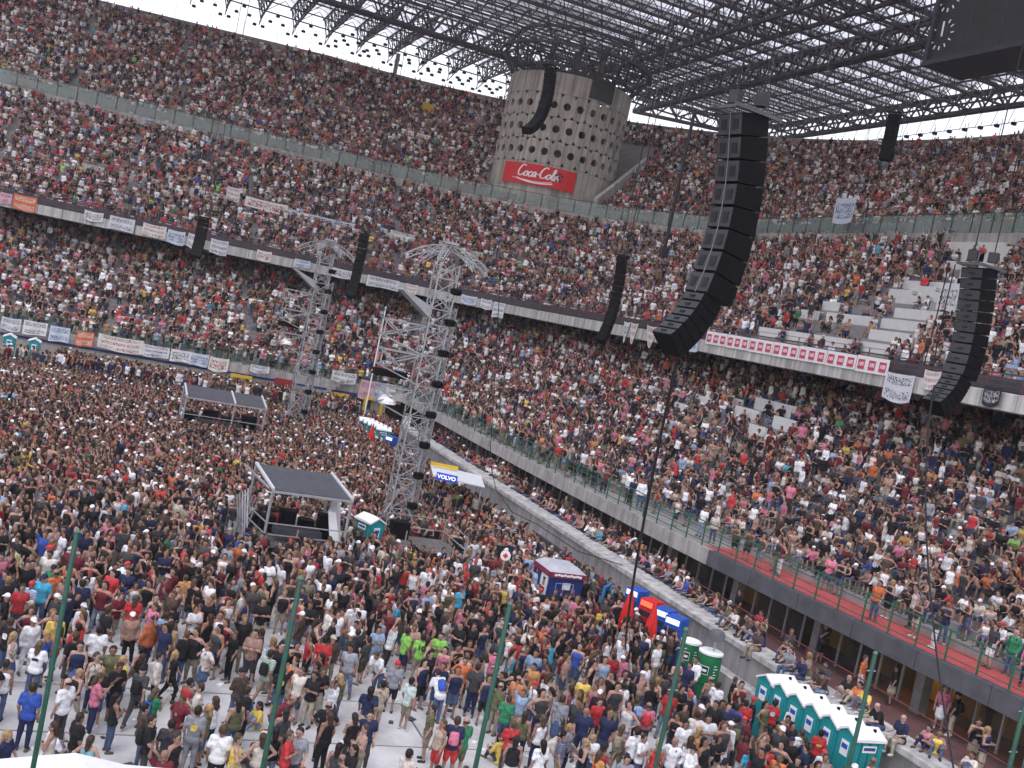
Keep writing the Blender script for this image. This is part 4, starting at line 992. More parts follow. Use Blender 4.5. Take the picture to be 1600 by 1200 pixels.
# first aid sign
fa = thing('first_aid_sign', 'round white sign with red cross held above the crowd', 'sign', (17.2, 39.0, 0)); vv = Vector((-17.2, -39.0, 0)).normalized(); ss = Vector((-vv.y, vv.x, 0))
m2 = MB(); m2.bar((17.2, 39.0, 0), (17.2, 39.0, 1.9), .025, 6); m2.build('stick', GALV, fa)
c0 = Vector((17.2, 39.0, 2.05)); m2 = MB(); n = 20
pf_ = [c0+vv*.03+(ss*math.cos(2*math.pi*k/n)+Vector((0, 0, 1))*math.sin(2*math.pi*k/n))*.21 for k in range(n)]; pb_ = [p-vv*.06 for p in pf_]
m2.add(pf_+pb_, [tuple(range(n)), tuple(reversed(range(n, 2*n)))]+[(k, (k+1) % n, n+(k+1) % n, n+k) for k in range(n)]); m2.build('disc', WHITEP, fa)
m2 = MB(); M_ = Matrix((ss, vv, Vector((0, 0, 1)))).transposed(); m2.box(c0+vv*.05, (.10, .012, .036), M=M_); m2.box(c0+vv*.051, (.036, .012, .10), M=M_); m2.build('cross', REDP, fa)
# car maker's stand
vo = thing('car_stand', 'white canopied stand with lit blue VOLVO sign by the pale wall', 'stand', (20, 55, 0))
m2 = MB(); m2.hexa([(18.7, 54.3, 2.25), (21.3, 53.0, 2.25), (22.0, 55.6, 2.40), (19.4, 57.2, 2.40)], [(18.7, 54.3, 2.31), (21.3, 53.0, 2.31), (22.0, 55.6, 2.46), (19.4, 57.2, 2.46)]); m2.build('canopy', AWN, vo)
for p in ((18.85, 54.4), (21.2, 53.15), (21.85, 55.5), (19.45, 57.0)):
    m2 = MB(); m2.bar((*p, 0), (*p, 2.28), .04, 6); m2.build('post', GALV, vo)
sx_ = Vector((1.55, -.75, 0)).normalized(); sc_ = Vector((19.35, 53.85, 2.36)); nn_ = Vector((sx_.y, -sx_.x, 0)); M_ = Matrix((sx_, -nn_, Vector((0, 0, 1)))).transposed()
m2 = MB(); m2.box(sc_, (.58, .06, .2), M=M_); sg = m2.build('sign_box', mat_emit('lit blue sign', (.02, .05, .45), .22), vo)
text_part('VOLVO', .29, frame(sc_+nn_*.085, sx_, (0, 0, 1)), LAMPW, sg, bold=.012, sx=1.05)
m2 = MB(); m2.box((19.9, 56.2, 2.62), (.8, .06, .10), -.3); m2.build('yellow_board', YELLOW, vo)
m2 = MB(); m2.box((19.8, 55.0, .55), (.5, .4, .55)); m2.build('counter', WHITEP, vo)

# ------------------------------------------------------------------ foreground green poles and white tent
for k, (x, y, zt) in enumerate(((.38, 16.08, 7.2), (3.45, 14.85, 7.2), (6.69, 14.61, 7.2), (9.62, 14.15, 7.2), (13.25, 13.83, 7.2), (15.25, 12.41, 7.2))):
    lb = ['leftmost tall green pole in the foreground', 'second tall green pole from the left in the foreground', 'third tall green pole from the left in the foreground', 'fourth green pole from the left, before the beer cylinders', 'green pole standing before the near teal toilets', 'green pole at the bottom right corner of the view'][k]
    t = thing('green_pole', lb, 'pole', (x, y, 0), group='green poles in the foreground')
    m2 = MB(); m2.bar((x, y, 0), (x, y, zt), .043, 10, .038); m2.build('shaft', GREEN_P, t, smooth=True)
    m2 = MB(); m2.lathe((x, y, zt), [(.041, 0), (.045, .015), (.025, .05)], 10); m2.build('cap', mat('worn pole cap', (.10, .17, .13), .5), t)
    m2 = MB()
    for z in (6.9, 6.2): m2.bar((x-.09, y, z), (x+.09, y, z), .012, 6)
    m2.build('hook', GALV, t)
wt = thing('white_tent', 'white cloth tent top at the bottom left corner', 'tent', (1.0, 17.4, 0))
pk = Vector((1.03, 17.9, 3.02)); m2 = MB(); ec = [(-1.4, 15.4, 2.5), (2.6, 15.2, 2.5), (2.7, 18.4, 2.55), (-1.3, 18.6, 2.5)]
n = 6
for i in range(4):
    a, b = Vector(ec[i]), Vector(ec[(i+1) % 4])
    for k in range(n):
        p, q = a.lerp(b, k/n), a.lerp(b, (k+1)/n); mp_, mq = p.lerp(pk, .5)-Vector((0, 0, .06)), q.lerp(pk, .5)-Vector((0, 0, .06))
        m2.add([p, q, mq, mp_, pk], [(0, 1, 2, 3), (3, 2, 4)]); m2.add([p, q, q-Vector((0, 0, .3)), p-Vector((0, 0, .3))], [(0, 3, 2, 1)])
m2.build('canopy', WHITEF, wt)
for e_ in ec: m2 = MB(); m2.bar((e_[0], e_[1], 0), e_, .03, 6); m2.build('leg', GALV, wt)

# ------------------------------------------------------------------ banners
PAP = [(.70, .70, .70), (.66, .67, .70), (.72, .70, .64), (.58, .64, .70)]
BM = [mat_banner('sheet scrawl %d' % i, PAP[i % 4], [(.03, .03, .05), (.05, .07, .22), (.30, .04, .06), (.04, .04, .04)][(i*3) % 4], 1+i % 3, i) for i in range(8)]
BM_OR = mat_banner('orange flag scrawl', (.62, .16, .07), (.6, .58, .5), 2, 3); BM_PK = mat_banner('pink sheet scrawl', (.62, .40, .42), (.25, .08, .2), 2, 5)
_ban_n = [0]
def banner(a, b, zt, zb, mt, label, group='painted bed-sheet banners', n=None, sag=.08, cat='banner', split=None):
    """cloth sheet between top corners a and b, zt..zb, with a little sag and ripple"""
    a, b = Vector(a), Vector(b); d = b-a; nx = 8; ny = 3; out = Vector((d.y, -d.x, 0)).normalized()
    if out.dot(Vector((-a.x, -a.y, 0))) < 0: out = -out
    me = bpy.data.meshes.new('fan_banner'); vs = []; fs = []; uv = []
    sd_ = random.random()*9
    for j in range(ny+1):
        for i in range(nx+1):
            t_ = i/nx; q = j/ny; p = a.lerp(b, t_); top_z = zt-sag*4*t_*(1-t_)*(.6+.4*math.sin(sd_))
            zz = top_z+(zb-zt)*q+.05*math.sin(t_*5+sd_)*q; p = p+out*(.03+.05*math.sin(t_*9+sd_+q*2)*q+.02); vs.append((p.x, p.y, zz)); uv.append((t_, 1-q))
    k = len(vs)
    for v_ in list(vs): vs.append((v_[0]-out.x*.012, v_[1]-out.y*.012, v_[2]))
    W = nx+1
    for j in range(ny):
        for i in range(nx):
            c = (j*W+i, j*W+i+1, (j+1)*W+i+1, (j+1)*W+i); fs.append(c); fs.append(tuple(k+q for q in reversed(c)))
    me.from_pydata(vs, [], fs); ul = me.uv_layers.new(name='UVMap'); U = uv+uv
    # keep the writing the right way round as seen from the pitch
    flip = d.cross(Vector((0, 0, 1))).dot(out) < 0
    for lp_ in me.loops: uu = U[lp_.vertex_index]; ul.data[lp_.index].uv = ((1-uu[0]) if flip else uu[0], uu[1])
    me.materials.append(mt); me.update(); o = put('fan_banner', me); tag(o, label, cat, group); return o
def fb(u0, u1, zt, zb, mt, label, d=12.93): return banner(P(d, u0), P(d, u1), zt, zb, mt, label)
fb(33.6, 32.65, 13.25, 12.35, BM_PK, 'pink and white banner at the far left edge of the far balcony')
fb(32.55, 30.7, 13.4, 12.1, BM_OR, 'orange and white banner, first from the left on the far balcony')
FASC = [(26.85, 25.3, 13.3, 12.5, 'small white banner with red scrawl after the orange one on the far balcony'), (24.75, 22.65, 13.3, 12.15, 'wide two-part white banner on the left of the far balcony'), (21.95, 19.95, 13.3, 12.25, 'white banner with pale blue foot on the far balcony'), (19.8, 18.3, 13.2, 12.0, 'tall white banner left of the hanging loudspeaker on the far balcony'),
 (18.05, 17.05, 13.25, 12.0, 'narrow white banner touching the leftmost hanging loudspeaker'), (16.05, 14.5, 13.2, 11.9, 'white banner just right of the leftmost hanging loudspeaker'), (11.9, 10.55, 13.1, 12.2, 'small sagging white banner alone on the far balcony'), (8.4, 6.95, 13.0, 12.3, 'small white banner left of the far lattice tower head'), (4.8, 2.5, 12.95, 12.15, 'white banner with one line of letters right of the far lattice tower'),
 (1.45, .868, 12.95, 11.95, 'long white banner between the two lattice tower heads'), (.834, .78, 12.95, 12.0, 'white banner beside the near lattice tower head'), (.562, .48, 13.0, 12.2, 'white banner with blue lettering at the balcony corner'), (.458, .40, 13.0, 12.1, 'white banner with dark lettering at the balcony corner'), (.385, .318, 12.9, 11.5, 'long white hanging sheet at the balcony corner')]
for i, (a, b, zt, zb, lb) in enumerate(FASC): fb(a, b, zt, zb, BM[i % 8], lb)
# knotted triangular cloths right of the slim array
for u0, u1, lb, mt in ((-15.0, -16.0, 'white knotted cloth hanging from the balcony left of the large array', BM[0]), (-16.1, -17.3, 'white and red knotted cloth hanging from the balcony left of the large array', BM[2]), (-18.6, -20.3, 'white pennant partly behind the foot of the large array', BM[2])):
    o = fb(u0, u1, 13.2, 11.7, mt, lb)
    c = (P(12.93, u0)+P(12.93, u1))/2
    for v_ in o.data.vertices: q = (13.2-v_.co.z)/1.5; v_.co.x += (c.x-v_.co.x)*q*.75*(1 if True else 0); v_.co.y += (c.y-v_.co.y)*q*.75
fb(-22.2, -25.9, 13.0, 12.0, BM[3], 'pale blue green sheet on the balcony just right of the large array')
fb(-43.9, -45.9, 12.9, 11.55, BM[1], 'white cloth drooping from the balcony right of the red squares strip')
fb(-46.45, -47.5, 13.3, 12.45, BM[2], 'small white banner with red words on the maroon balcony rail')
fb(-50.2, -51.2, 13.05, 12.2, mat_banner('black flag', (.02, .02, .03), (.5, .5, .5), 1, 4), 'small black flag on the balcony at the right edge')
# strip of red squares reading 105
st_ = thing('radio_strip', 'long white strip of red 105 squares along the right balcony', 'banner', P(12.93, -35))
for k in range(7):
    u0, u1 = -26.7-k*2.47, -26.7-(k+1)*2.47+.05; A, B = P(12.90, u0), P(12.90, u1); m2 = MB(); o_ = Vector((-.015, 0, 0)); zt = 13.45+.03*random.random(); zb = 12.62+.04*random.random()
    z = lambda v_, h: (v_.x, v_.y, h)
    m2.add([z(A, zb), z(B, zb+.02), z(B, zt-.02), z(A, zt), z(A-o_, zb), z(B-o_, zb+.02), z(B-o_, zt-.02), z(A-o_, zt)], [(0, 1, 2, 3), (7, 6, 5, 4), (3, 2, 6, 7), (0, 4, 5, 1), (0, 3, 7, 4), (1, 5, 6, 2)]); sh = m2.build('sheet', WHITEP, st_)
    for j in range(3):
        uc = u0+(u1-u0)*(j+.5)/3; c = P(12.875, uc); m2 = MB(); m2.box((c.x, c.y, 13.03), (.006, .25, .25)); sq = m2.build('red_square', INKR, sh)
        text_part('105', .27, frame((c.x-.012, c.y, 13.03), (0, -1, 0), (0, .05, 1)), INK, sq, 'number', shear=.2, bold=.008, extr=.003)
# banners on the far lower railing
LOWF = [(-5.9, -4.55, 3.95, 3.0, 'white banner behind the two far teal toilets'), (-4.38, -2.71, 3.98, 2.95, 'white banner with red line above the right far toilet'), (-2.51, -1.09, 3.9, 2.75, 'white two-line banner on the far lower rail'), (.97, 4.32, 3.95, 2.85, 'longest white banner on the far lower rail'), (4.33, 6.35, 3.75, 2.85, 'white banner right of the longest one on the far lower rail'), (6.46, 7.96, 3.75, 2.8, 'white banner fifth from right on the far lower rail'), (7.96, 9.42, 3.75, 2.75, 'white scrawled banner next to the end one on the far lower rail'), (9.49, 11.02, 3.7, 2.6, 'white banner with black letters at the right end of the far lower rail'),
 (12.78, 14.31, 3.65, 3.05, 'small pale banner behind the far lattice tower'), (19.49, 21.62, 4.35, 3.45, 'white banner hanging above the corner steps'), (23.34, 24.44, 4.0, 2.45, 'tilted white sheet with blue words over the yellow gate'), (24.43, 25.9, 4.0, 2.4, 'white sheet with black letters at the stand corner')]
for i, (a, b, zt, zb, lb) in enumerate(LOWF): banner((a, 87.55, 0), (b, 87.55, 0), zt, zb, BM[(i*3+1) % 8], lb)
banner((-.59, 87.55, 0), (.67, 87.55, 0), 3.9, 2.75, BM_OR, 'orange patterned flag on the far lower rail'); banner((22.05, 87.55, 0), (23.36, 87.55, 0), 4.0, 2.4, BM_PK, 'pinkish white sheet left of the sheet with blue words')
# sheets held up in the middle and upper tiers
for (x, y, z, wd, ht, lb) in ((14.2, 108.1, 17.3, 4.2, 1.0, 'long white banner on the gangway of the far middle tier'), (19.8, 108.4, 17.2, 7.0, .7, 'very long pale banner stretched across the far middle tier'), (10.9, 108.2, 17.7, 1.3, 1.3, 'small white sheet on the far middle tier gangway'), (28.8, 109.2, 17.6, 3.0, .6, 'white plank-like sheet behind the near tower head')):
    banner((x-wd/2, y-.6, 0), (x+wd/2, y-.6, 0), z+ht/2+.3, z-ht/2+.3, BM[int(x) % 8], lb)
for (x, y, z, wd, ht, ux, uy, lb) in ((44.6, 110.2, 17.9, 2.0, 1.7, .8, -.6, 'white sheet standing in the curved middle tier left of the slim array'), (46.0, 102.4, 18.0, 1.7, 1.2, .4, -.9, 'white banner with dark drawing left of the slim array'), (46.0, 98.2, 17.8, 1.6, .9, .2, -1, 'white and red banner just left of the slim array'), (45.8, 89.7, 17.6, 2.0, .9, 0, -1, 'white banner with blue print right of the slim array'), (45.8, 87.0, 17.4, 1.2, 1.1, 0, -1, 'plain white sheet right of the slim array'), (46.2, 48.9, 18.1, 1.5, 1.6, 0, -1, 'white and blue sheet beside the right edge loudspeaker array'), (58.0, 75.6, 26.6, 2.6, 2.2, 0, -1, 'tall white sheet hung on the glass balustrade at the right'), (74.5, 113, 35.8, 2.2, 1.4, .3, -1, 'white flag in the top tier right of the large array')):
    d_ = Vector((ux, uy, 0)).normalized()*wd/2; c = Vector((x-.5, y-.4, 0)); banner(c-d_, c+d_, z+ht/2, z-ht/2, BM[int(y) % 8], lb)

# ------------------------------------------------------------------ white benches left empty in two tiers
MIDB = [(55.6, 58.7, 19), (56.9, 59.1, 21), (56.2, 57.9, 14), (54.1, 55.5, 14), (51.5, 54.0, 14), (52.9, 54.2, 15), (55.0, 57.3, 12), (51.1, 54.6, 12), (54.8, 57.2, 8), (51.7, 53.5, 8), (49.0, 51.4, 8), (52.4, 57.1, 6), (48.5, 52.2, 6), (52.1, 56.6, 4), (48.0, 51.9, 4), (51.9, 56.5, 2), (47.6, 51.4, 2), (52.2, 56.3, 0), (47.6, 51.6, 0), (60.5, 63.4, 24), (57.6, 60.3, 24)]
LOWB = [(58.1, 60.0, 13), (55.7, 57.0, 14), (51.6, 55.6, 15), (52.8, 55.5, 13), (49.3, 51.6, 13), (55.0, 56.1, 11), (58.4, 60.1, 11), (50.0, 51.8, 11)]
MIDB = [b for b in MIDB if b[2] >= 12]
for k in range(0, 10, 2):
    y = 44.0+.35*k+random.uniform(0, 1)
    while y < 57.5:
        L = random.uniform(2.4, 4.6)
        if random.random() < .86: MIDB.append((y, min(y+L, 58.5), k))
        y += L+random.uniform(.25, .9)
for k in range(11, 25, 2):
    y = 50.0+.45*(k-10)
    while y < 57.0+.2*(k-10):
        L = random.uniform(1.6, 3.2)
        if random.random() < .6: MIDB.append((y, y+L, k))
        y += L+random.uniform(.3, 1.2)
BEN = mat('white bench board', (.62, .61, .58), .7, .08, 2, .05)
for y0, y1, k in MIDB:
    m2 = MB(); x = CX+midd(k)+.08; m2.box((x, (y0+y1)/2, midz(k)+.28), (.05, (y1-y0)/2-.05, .32)); m2.box((x+.2, (y0+y1)/2, midz(k)+.56), (.2, (y1-y0)/2-.06, .025)); m2.build('bench', BEN, mid)
for y0, y1, k in LOWB:
    m2 = MB(); x = CX+lowd((y0+y1)/2-CY, k)+.08; m2.box((x, (y0+y1)/2, lowz(k)+.36), (.06, (y1-y0)/2-.06, .40)); m2.build('bench', BEN, low)

# ------------------------------------------------------------------ small things along the right side
mb = MB(); mb.path([(18.0, 48.7, 14.0), (19.03, 48.39, 6.99), (19.37, 48.26, 4.46), (19.55, 47.11, 3.27), (20.06, 45.8, 2.54), (20.81, 44.36, 2.4), (22.0, 42.0, 1.9), (23.6, 40.6, 1.85)], .02, 5)
tag(mb.build('slack_cable', RUBBER), 'thin slack black cable hanging past the grey walkway slab to the ledge', 'cable')
for k, (y0, y1) in enumerate(((40.6, 43.2), (43.4, 46.0), (46.2, 48.8))):
    m2 = MB(); m2.box((22.95, (y0+y1)/2, .72), (.05, (y1-y0)/2, .34)); m2.box((22.86, (y0+y1)/2, .10), (.16, (y1-y0)/2-.1, .08)); tag(m2.build('advert_board', DARKPANEL), 'blank dark board standing at the kerb, %s from the blue kiosk' % ['first', 'second', 'third'][k], 'board', 'dark boards along the kerb')
def bicycle(x, y, z, a, label):
    t = thing('bicycle', label, 'bicycle', (x, y, z), a); 
    def add(n, mb, m_): me = mb.mesh(n); me.materials.append(m_); return put(n, me, t, (0, 0, 0), local=True)
    for o in (-.48, .48):
        m2 = MB(); n = 18; m2.path([(o+.32*math.cos(2*math.pi*k/n), 0, .33+.32*math.sin(2*math.pi*k/n)) for k in range(n+1)], .022, 5); w_ = add('wheel', m2, RUBBER)
        m2 = MB(); [m2.bar((o, 0, .33), (o+.31*math.cos(k*math.pi/5), 0, .33+.31*math.sin(k*math.pi/5)), .004, 3) for k in range(10)]; me = m2.mesh('spokes'); me.materials.append(GALV); put('spokes', me, w_, (0, 0, 0), local=True)
    m2 = MB()
    for p_, q_ in (((-.48, 0, .33), (-.08, 0, .30)), ((-.08, 0, .30), (-.18, 0, .78)), ((-.18, 0, .74), (.36, 0, .72)), ((-.08, 0, .30), (.37, 0, .64)), ((-.48, 0, .33), (-.17, 0, .70)), ((.48, 0, .33), (.35, 0, .82))): m2.bar(p_, q_, .018, 6)
    add('frame', m2, GREYP); m2 = MB(); m2.box((-.2, 0, .86), (.12, .06, .03)); add('saddle', m2, RUBBER); m2 = MB(); m2.bar((.34, -.24, .92), (.34, .24, .92), .015, 6); m2.bar((.35, 0, .8), (.34, 0, .92), .015, 6); add('handlebar', m2, GALV)
bicycle(25.7, 36.6, 1.0, R(80), 'parked bicycle on the track below the red walkway')
# ------------------------------------------------------------------ people: smooth bodies from rounded limbs
def smin(a, b, k):
    h = np.clip(.5+.5*(b-a)/k, 0, 1); return b*(1-h)+a*h-k*h*(1-h)
def field(prims, X, k=.035):
    out = None
    for a, b, ra, rb in prims:
        a = np.array(a, float); b = np.array(b, float); ba = b-a; L = max(ba@ba, 1e-9)
        pa = X-a; t = np.clip((pa@ba)/L, 0, 1); d = np.linalg.norm(pa-t[..., None]*ba, axis=-1)-(ra+(rb-ra)*t)
        out = d if out is None else smin(out, d, k)
    return out
def surf(prims, h, clip=None, k=.035):
    """surface net of a smooth union of tapered capsules -> verts, quads"""
    A = np.array([np.minimum(p[0], p[1])-max(p[2], p[3]) for p in prims]).min(0)-2.2*h
    B = np.array([np.maximum(p[0], p[1])+max(p[2], p[3]) for p in prims]).max(0)+2.2*h
    n = np.ceil((B-A)/h).astype(int)+1
    G = np.stack(np.meshgrid(*[A[i]+h*np.arange(n[i]) for i in range(3)], indexing='ij'), -1)
    V = field(prims, G, k)
    if clip is not None: V = np.maximum(V, clip(G))
    ins = V < 0; cnt = np.zeros(np.array(V.shape)-1); acc = np.zeros((*cnt.shape, 3))
    offs = [(i, j, l) for i in (0, 1) for j in (0, 1) for l in (0, 1)]
    def sl(o): return tuple(slice(o[q], V.shape[q]-1+o[q]) for q in range(3))
    for o in offs:
        for ax in range(3):
            if o[ax]: continue
            o2 = list(o); o2[ax] = 1; va, vb = V[sl(o)], V[sl(o2)]; cr = (va < 0) != (vb < 0)
            t = np.where(cr, va/np.where(cr, va-vb, 1), 0); p = G[sl(o)]+0.0; p[..., ax] += t*h
            acc += np.where(cr[..., None], p, 0); cnt += cr
    idx = -np.ones(cnt.shape, int); m = cnt > 0; idx[m] = np.arange(m.sum()); vs = acc[m]/cnt[m][:, None]
    fs = []
    for ax in range(3):
        a1, a2 = (ax+1) % 3, (ax+2) % 3
        lo = [slice(None)]*3; hi = [slice(None)]*3; lo[ax] = slice(0, -1); hi[ax] = slice(1, None)
        ia, ib = ins[tuple(lo)], ins[tuple(hi)]; e = np.argwhere(ia != ib)
        for c in e:
            if c[a1] == 0 or c[a2] == 0 or c[a1] >= V.shape[a1]-1 or c[a2] >= V.shape[a2]-1: continue
            q = []
            for d1, d2 in ((-1, -1), (0, -1), (0, 0), (-1, 0)):
                cc = c.copy(); cc[a1] += d1; cc[a2] += d2; q.append(int(idx[tuple(cc)]))
            fs.append(tuple(q) if ia[tuple(c)] else tuple(reversed(q)))
    return [tuple(v) for v in vs], fs

def rotx(v, a): return np.array([v[0], v[1]*math.cos(a)-v[2]*math.sin(a), v[1]*math.sin(a)+v[2]*math.cos(a)])
# arms: (elbow from shoulder, wrist from elbow) for the right side, x mirrored for the left; legs: (knee from hip, ankle from knee)
AD = ((.055, -.03, -.285), (.0, .07, -.255)); LD = ((.01, .02, -.42), (.005, -.03, -.41))
POSES = {
 'stand': dict(ar=AD, al=((.07, -.02, -.28), (-.02, .09, -.25)), lr=LD, ll=((.03, .03, -.42), (.02, -.03, -.41))),
 'folded': dict(ar=((.07, .06, -.27), (-.22, .16, .04)), al=((.06, .08, -.27), (-.20, .15, .06)), lr=LD, ll=((.03, .02, -.42), (.02, -.03, -.41))),
 'hips': dict(ar=((.20, -.07, -.20), (-.15, .09, -.17)), al=((.20, -.07, -.20), (-.15, .09, -.17)), lr=((.05, .02, -.42), (.03, -.03, -.40)), ll=((.03, .02, -.42), (.01, -.03, -.41))),
 'phone': dict(ar=((.06, .10, -.26), (-.06, .16, .20)), al=((.05, .06, -.27), (-.16, .18, .05)), lr=LD, ll=((.03, .02, -.42), (.02, -.03, -.41)), nod=.25),
 'cheer': dict(ar=((.12, .06, .25), (-.03, .04, .26)), al=((.12, .08, .24), (-.05, .05, .25)), lr=LD, ll=LD),
 'wave': dict(ar=((.16, .08, .22), (-.02, .05, .26)), al=AD, lr=LD, ll=((.03, .02, -.42), (.02, -.03, -.41))),
 'walk': dict(ar=((.06, -.14, -.25), (-.01, .02, -.26)), al=((.06, .10, -.26), (-.02, .15, -.20)), lr=((.01, .20, -.375), (0, -.05, -.405)), ll=((.01, -.10, -.405), (0, -.21, -.34))),
 'step': dict(ar=((.08, .10, -.26), (-.06, .16, -.17)), al=((.12, -.04, -.26), (-.05, .10, -.22)), lr=LD, ll=((.06, .26, -.33), (.02, -.02, -.30))),
 'bend': dict(ar=((.05, .10, -.27), (-.03, .16, -.19)), al=((.05, .12, -.26), (-.05, .18, -.16)), lr=LD, ll=((.04, .05, -.42), (.0, -.04, -.40)), lean=.62, nod=.2),
 'sit': dict(ar=((.07, .07, -.26), (-.05, .22, -.03)), al=((.07, .05, -.27), (-.07, .23, -.02)), lr=((.05, .41, .0), (.01, .03, -.41)), ll=((.03, .41, .01), (.02, .0, -.41)), seat=.47, lean=.13),
 'sitclap': dict(ar=((.07, .13, -.23), (-.16, .16, .14)), al=((.07, .13, -.23), (-.16, .16, .14)), lr=((.05, .41, .0), (.01, .03, -.41)), ll=((.04, .41, .01), (.0, .02, -.41)), seat=.47, lean=.05),
 'sitlean': dict(ar=((.05, .18, -.22), (-.06, .20, .0)), al=((.06, .17, -.22), (-.08, .21, .0)), lr=((.09, .40, .0), (.01, .05, -.41)), ll=((.08, .40, .0), (.0, .02, -.41)), seat=.47, lean=.42),
 'floor': dict(ar=((.10, .14, -.23), (-.10, .20, .04)), al=((.10, .12, -.24), (-.10, .20, .05)), lr=((.08, .26, .32), (.0, .22, -.34)), ll=((.10, .27, .31), (-.04, .20, -.33)), seat=.10, lean=.18),
}
_sk = {}
def skel(pose):
    if pose in _sk: return _sk[pose]
    p = POSES[pose]; hz = p.get('seat', .93); J = {}; lean = p.get('lean', 0.); nod = p.get('nod', 0.)
    pel = np.array([0, 0, hz]); J['pel'] = pel
    T = lambda v: pel+rotx(np.array(v, float), -lean)
    J['wai'] = T((0, 0, .17)); J['che'] = T((0, .005, .36)); J['sho'] = T((0, -.01, .50)); J['nec'] = T((0, 0, .58))
    hd = lambda v: J['nec']+rotx(np.array(v, float), -lean*.5-nod)
    J['hd'] = hd; J['T'] = T
    for s, nm, a, l in ((1, 'r', p['ar'], p['lr']), (-1, 'l', p['al'], p['ll'])):
        mx = lambda v: np.array([v[0]*s, v[1], v[2]], float)
        J['s'+nm] = T((.185*s, -.005, .485)); J['e'+nm] = J['s'+nm]+rotx(mx(a[0]), -lean*.4); J['w'+nm] = J['e'+nm]+rotx(mx(a[1]), -lean*.2)
        d = J['w'+nm]-J['e'+nm]; J['h'+nm] = J['w'+nm]+d/np.linalg.norm(d)*.09
        J['p'+nm] = pel+np.array([.09*s, 0, -.01]); J['k'+nm] = J['p'+nm]+mx(l[0]); J['a'+nm] = J['k'+nm]+mx(l[1])
    _sk[pose] = J; return J
def torso(J, e=0.):
    T = J['T']
    return [(T((-.075, 0, -.02)), T((.075, 0, -.02)), .122+e, .122+e), (T((-.055, 0, .15)), T((.055, 0, .15)), .108+e, .108+e), (T((-.085, .005, .36)), T((.085, .005, .36)), .115+e, .115+e),
            (T((-.05, 0, .25)), T((.05, 0, .25)), .112+e, .112+e), (T((-.15, -.01, .475)), T((.15, -.01, .475)), .065+e, .065+e)]
def arm(J, n, f0=0., f1=1., e=0.):
    s, el, w_ = J['s'+n], J['e'+n], J['w'+n]; o = [(s, s+(el-s)*min(1, f1*2), .054+e, .043+e)]
    if f1 > .5: o.append((el, el+(w_-el)*(f1-.5)*2, .044+e, .031+e))
    return o
def leg(J, n, f1=1., e=0.):
    p, k, a = J['p'+n], J['k'+n], J['a'+n]; q = min(1, f1*2); o = [(p, p+(k-p)*q, .088+e, .088+(.058-.088)*q+e)]
    if f1 > .5: q = (f1-.5)*2; o.append((k, k+(a-k)*q, .060+e, .060+(.038-.060)*q+e))
    return o
def foot(J, n, e=0.):
    a, k = J['a'+n], J['k'+n]; s = 1 if n == 'r' else -1
    return [(a+np.array([0, -.03, -.045]), a+np.array([.02*s, .14, -.055]), .042+e, .034+e)]
def headp(J, e=0.):
    h = J['hd']; return [(h((0, -.005, .075)), h((0, .0, .145)), .086+e, .095+e)]
_mc = {}
HB, HC = .034, .05
def body_mesh(pose, h=HB):
    key = ('body', pose, h)
    if key in _mc: return _mc[key]
    J = skel(pose); hd = J['hd']
    pr = torso(J)+headp(J)+[(J['sho'], hd((0, .0, .02)), .058, .052), (hd((0, .045, .035)), hd((0, .05, .03)), .045, .04), (hd((0, .09, .085)), hd((0, .105, .07)), .014, .016)]
    for n in 'rl': pr += arm(J, n)+leg(J, n)+foot(J, n)+[(J['w'+n], J['h'+n], .034, .036)]
    _mc[key] = surf(pr, h); return _mc[key]
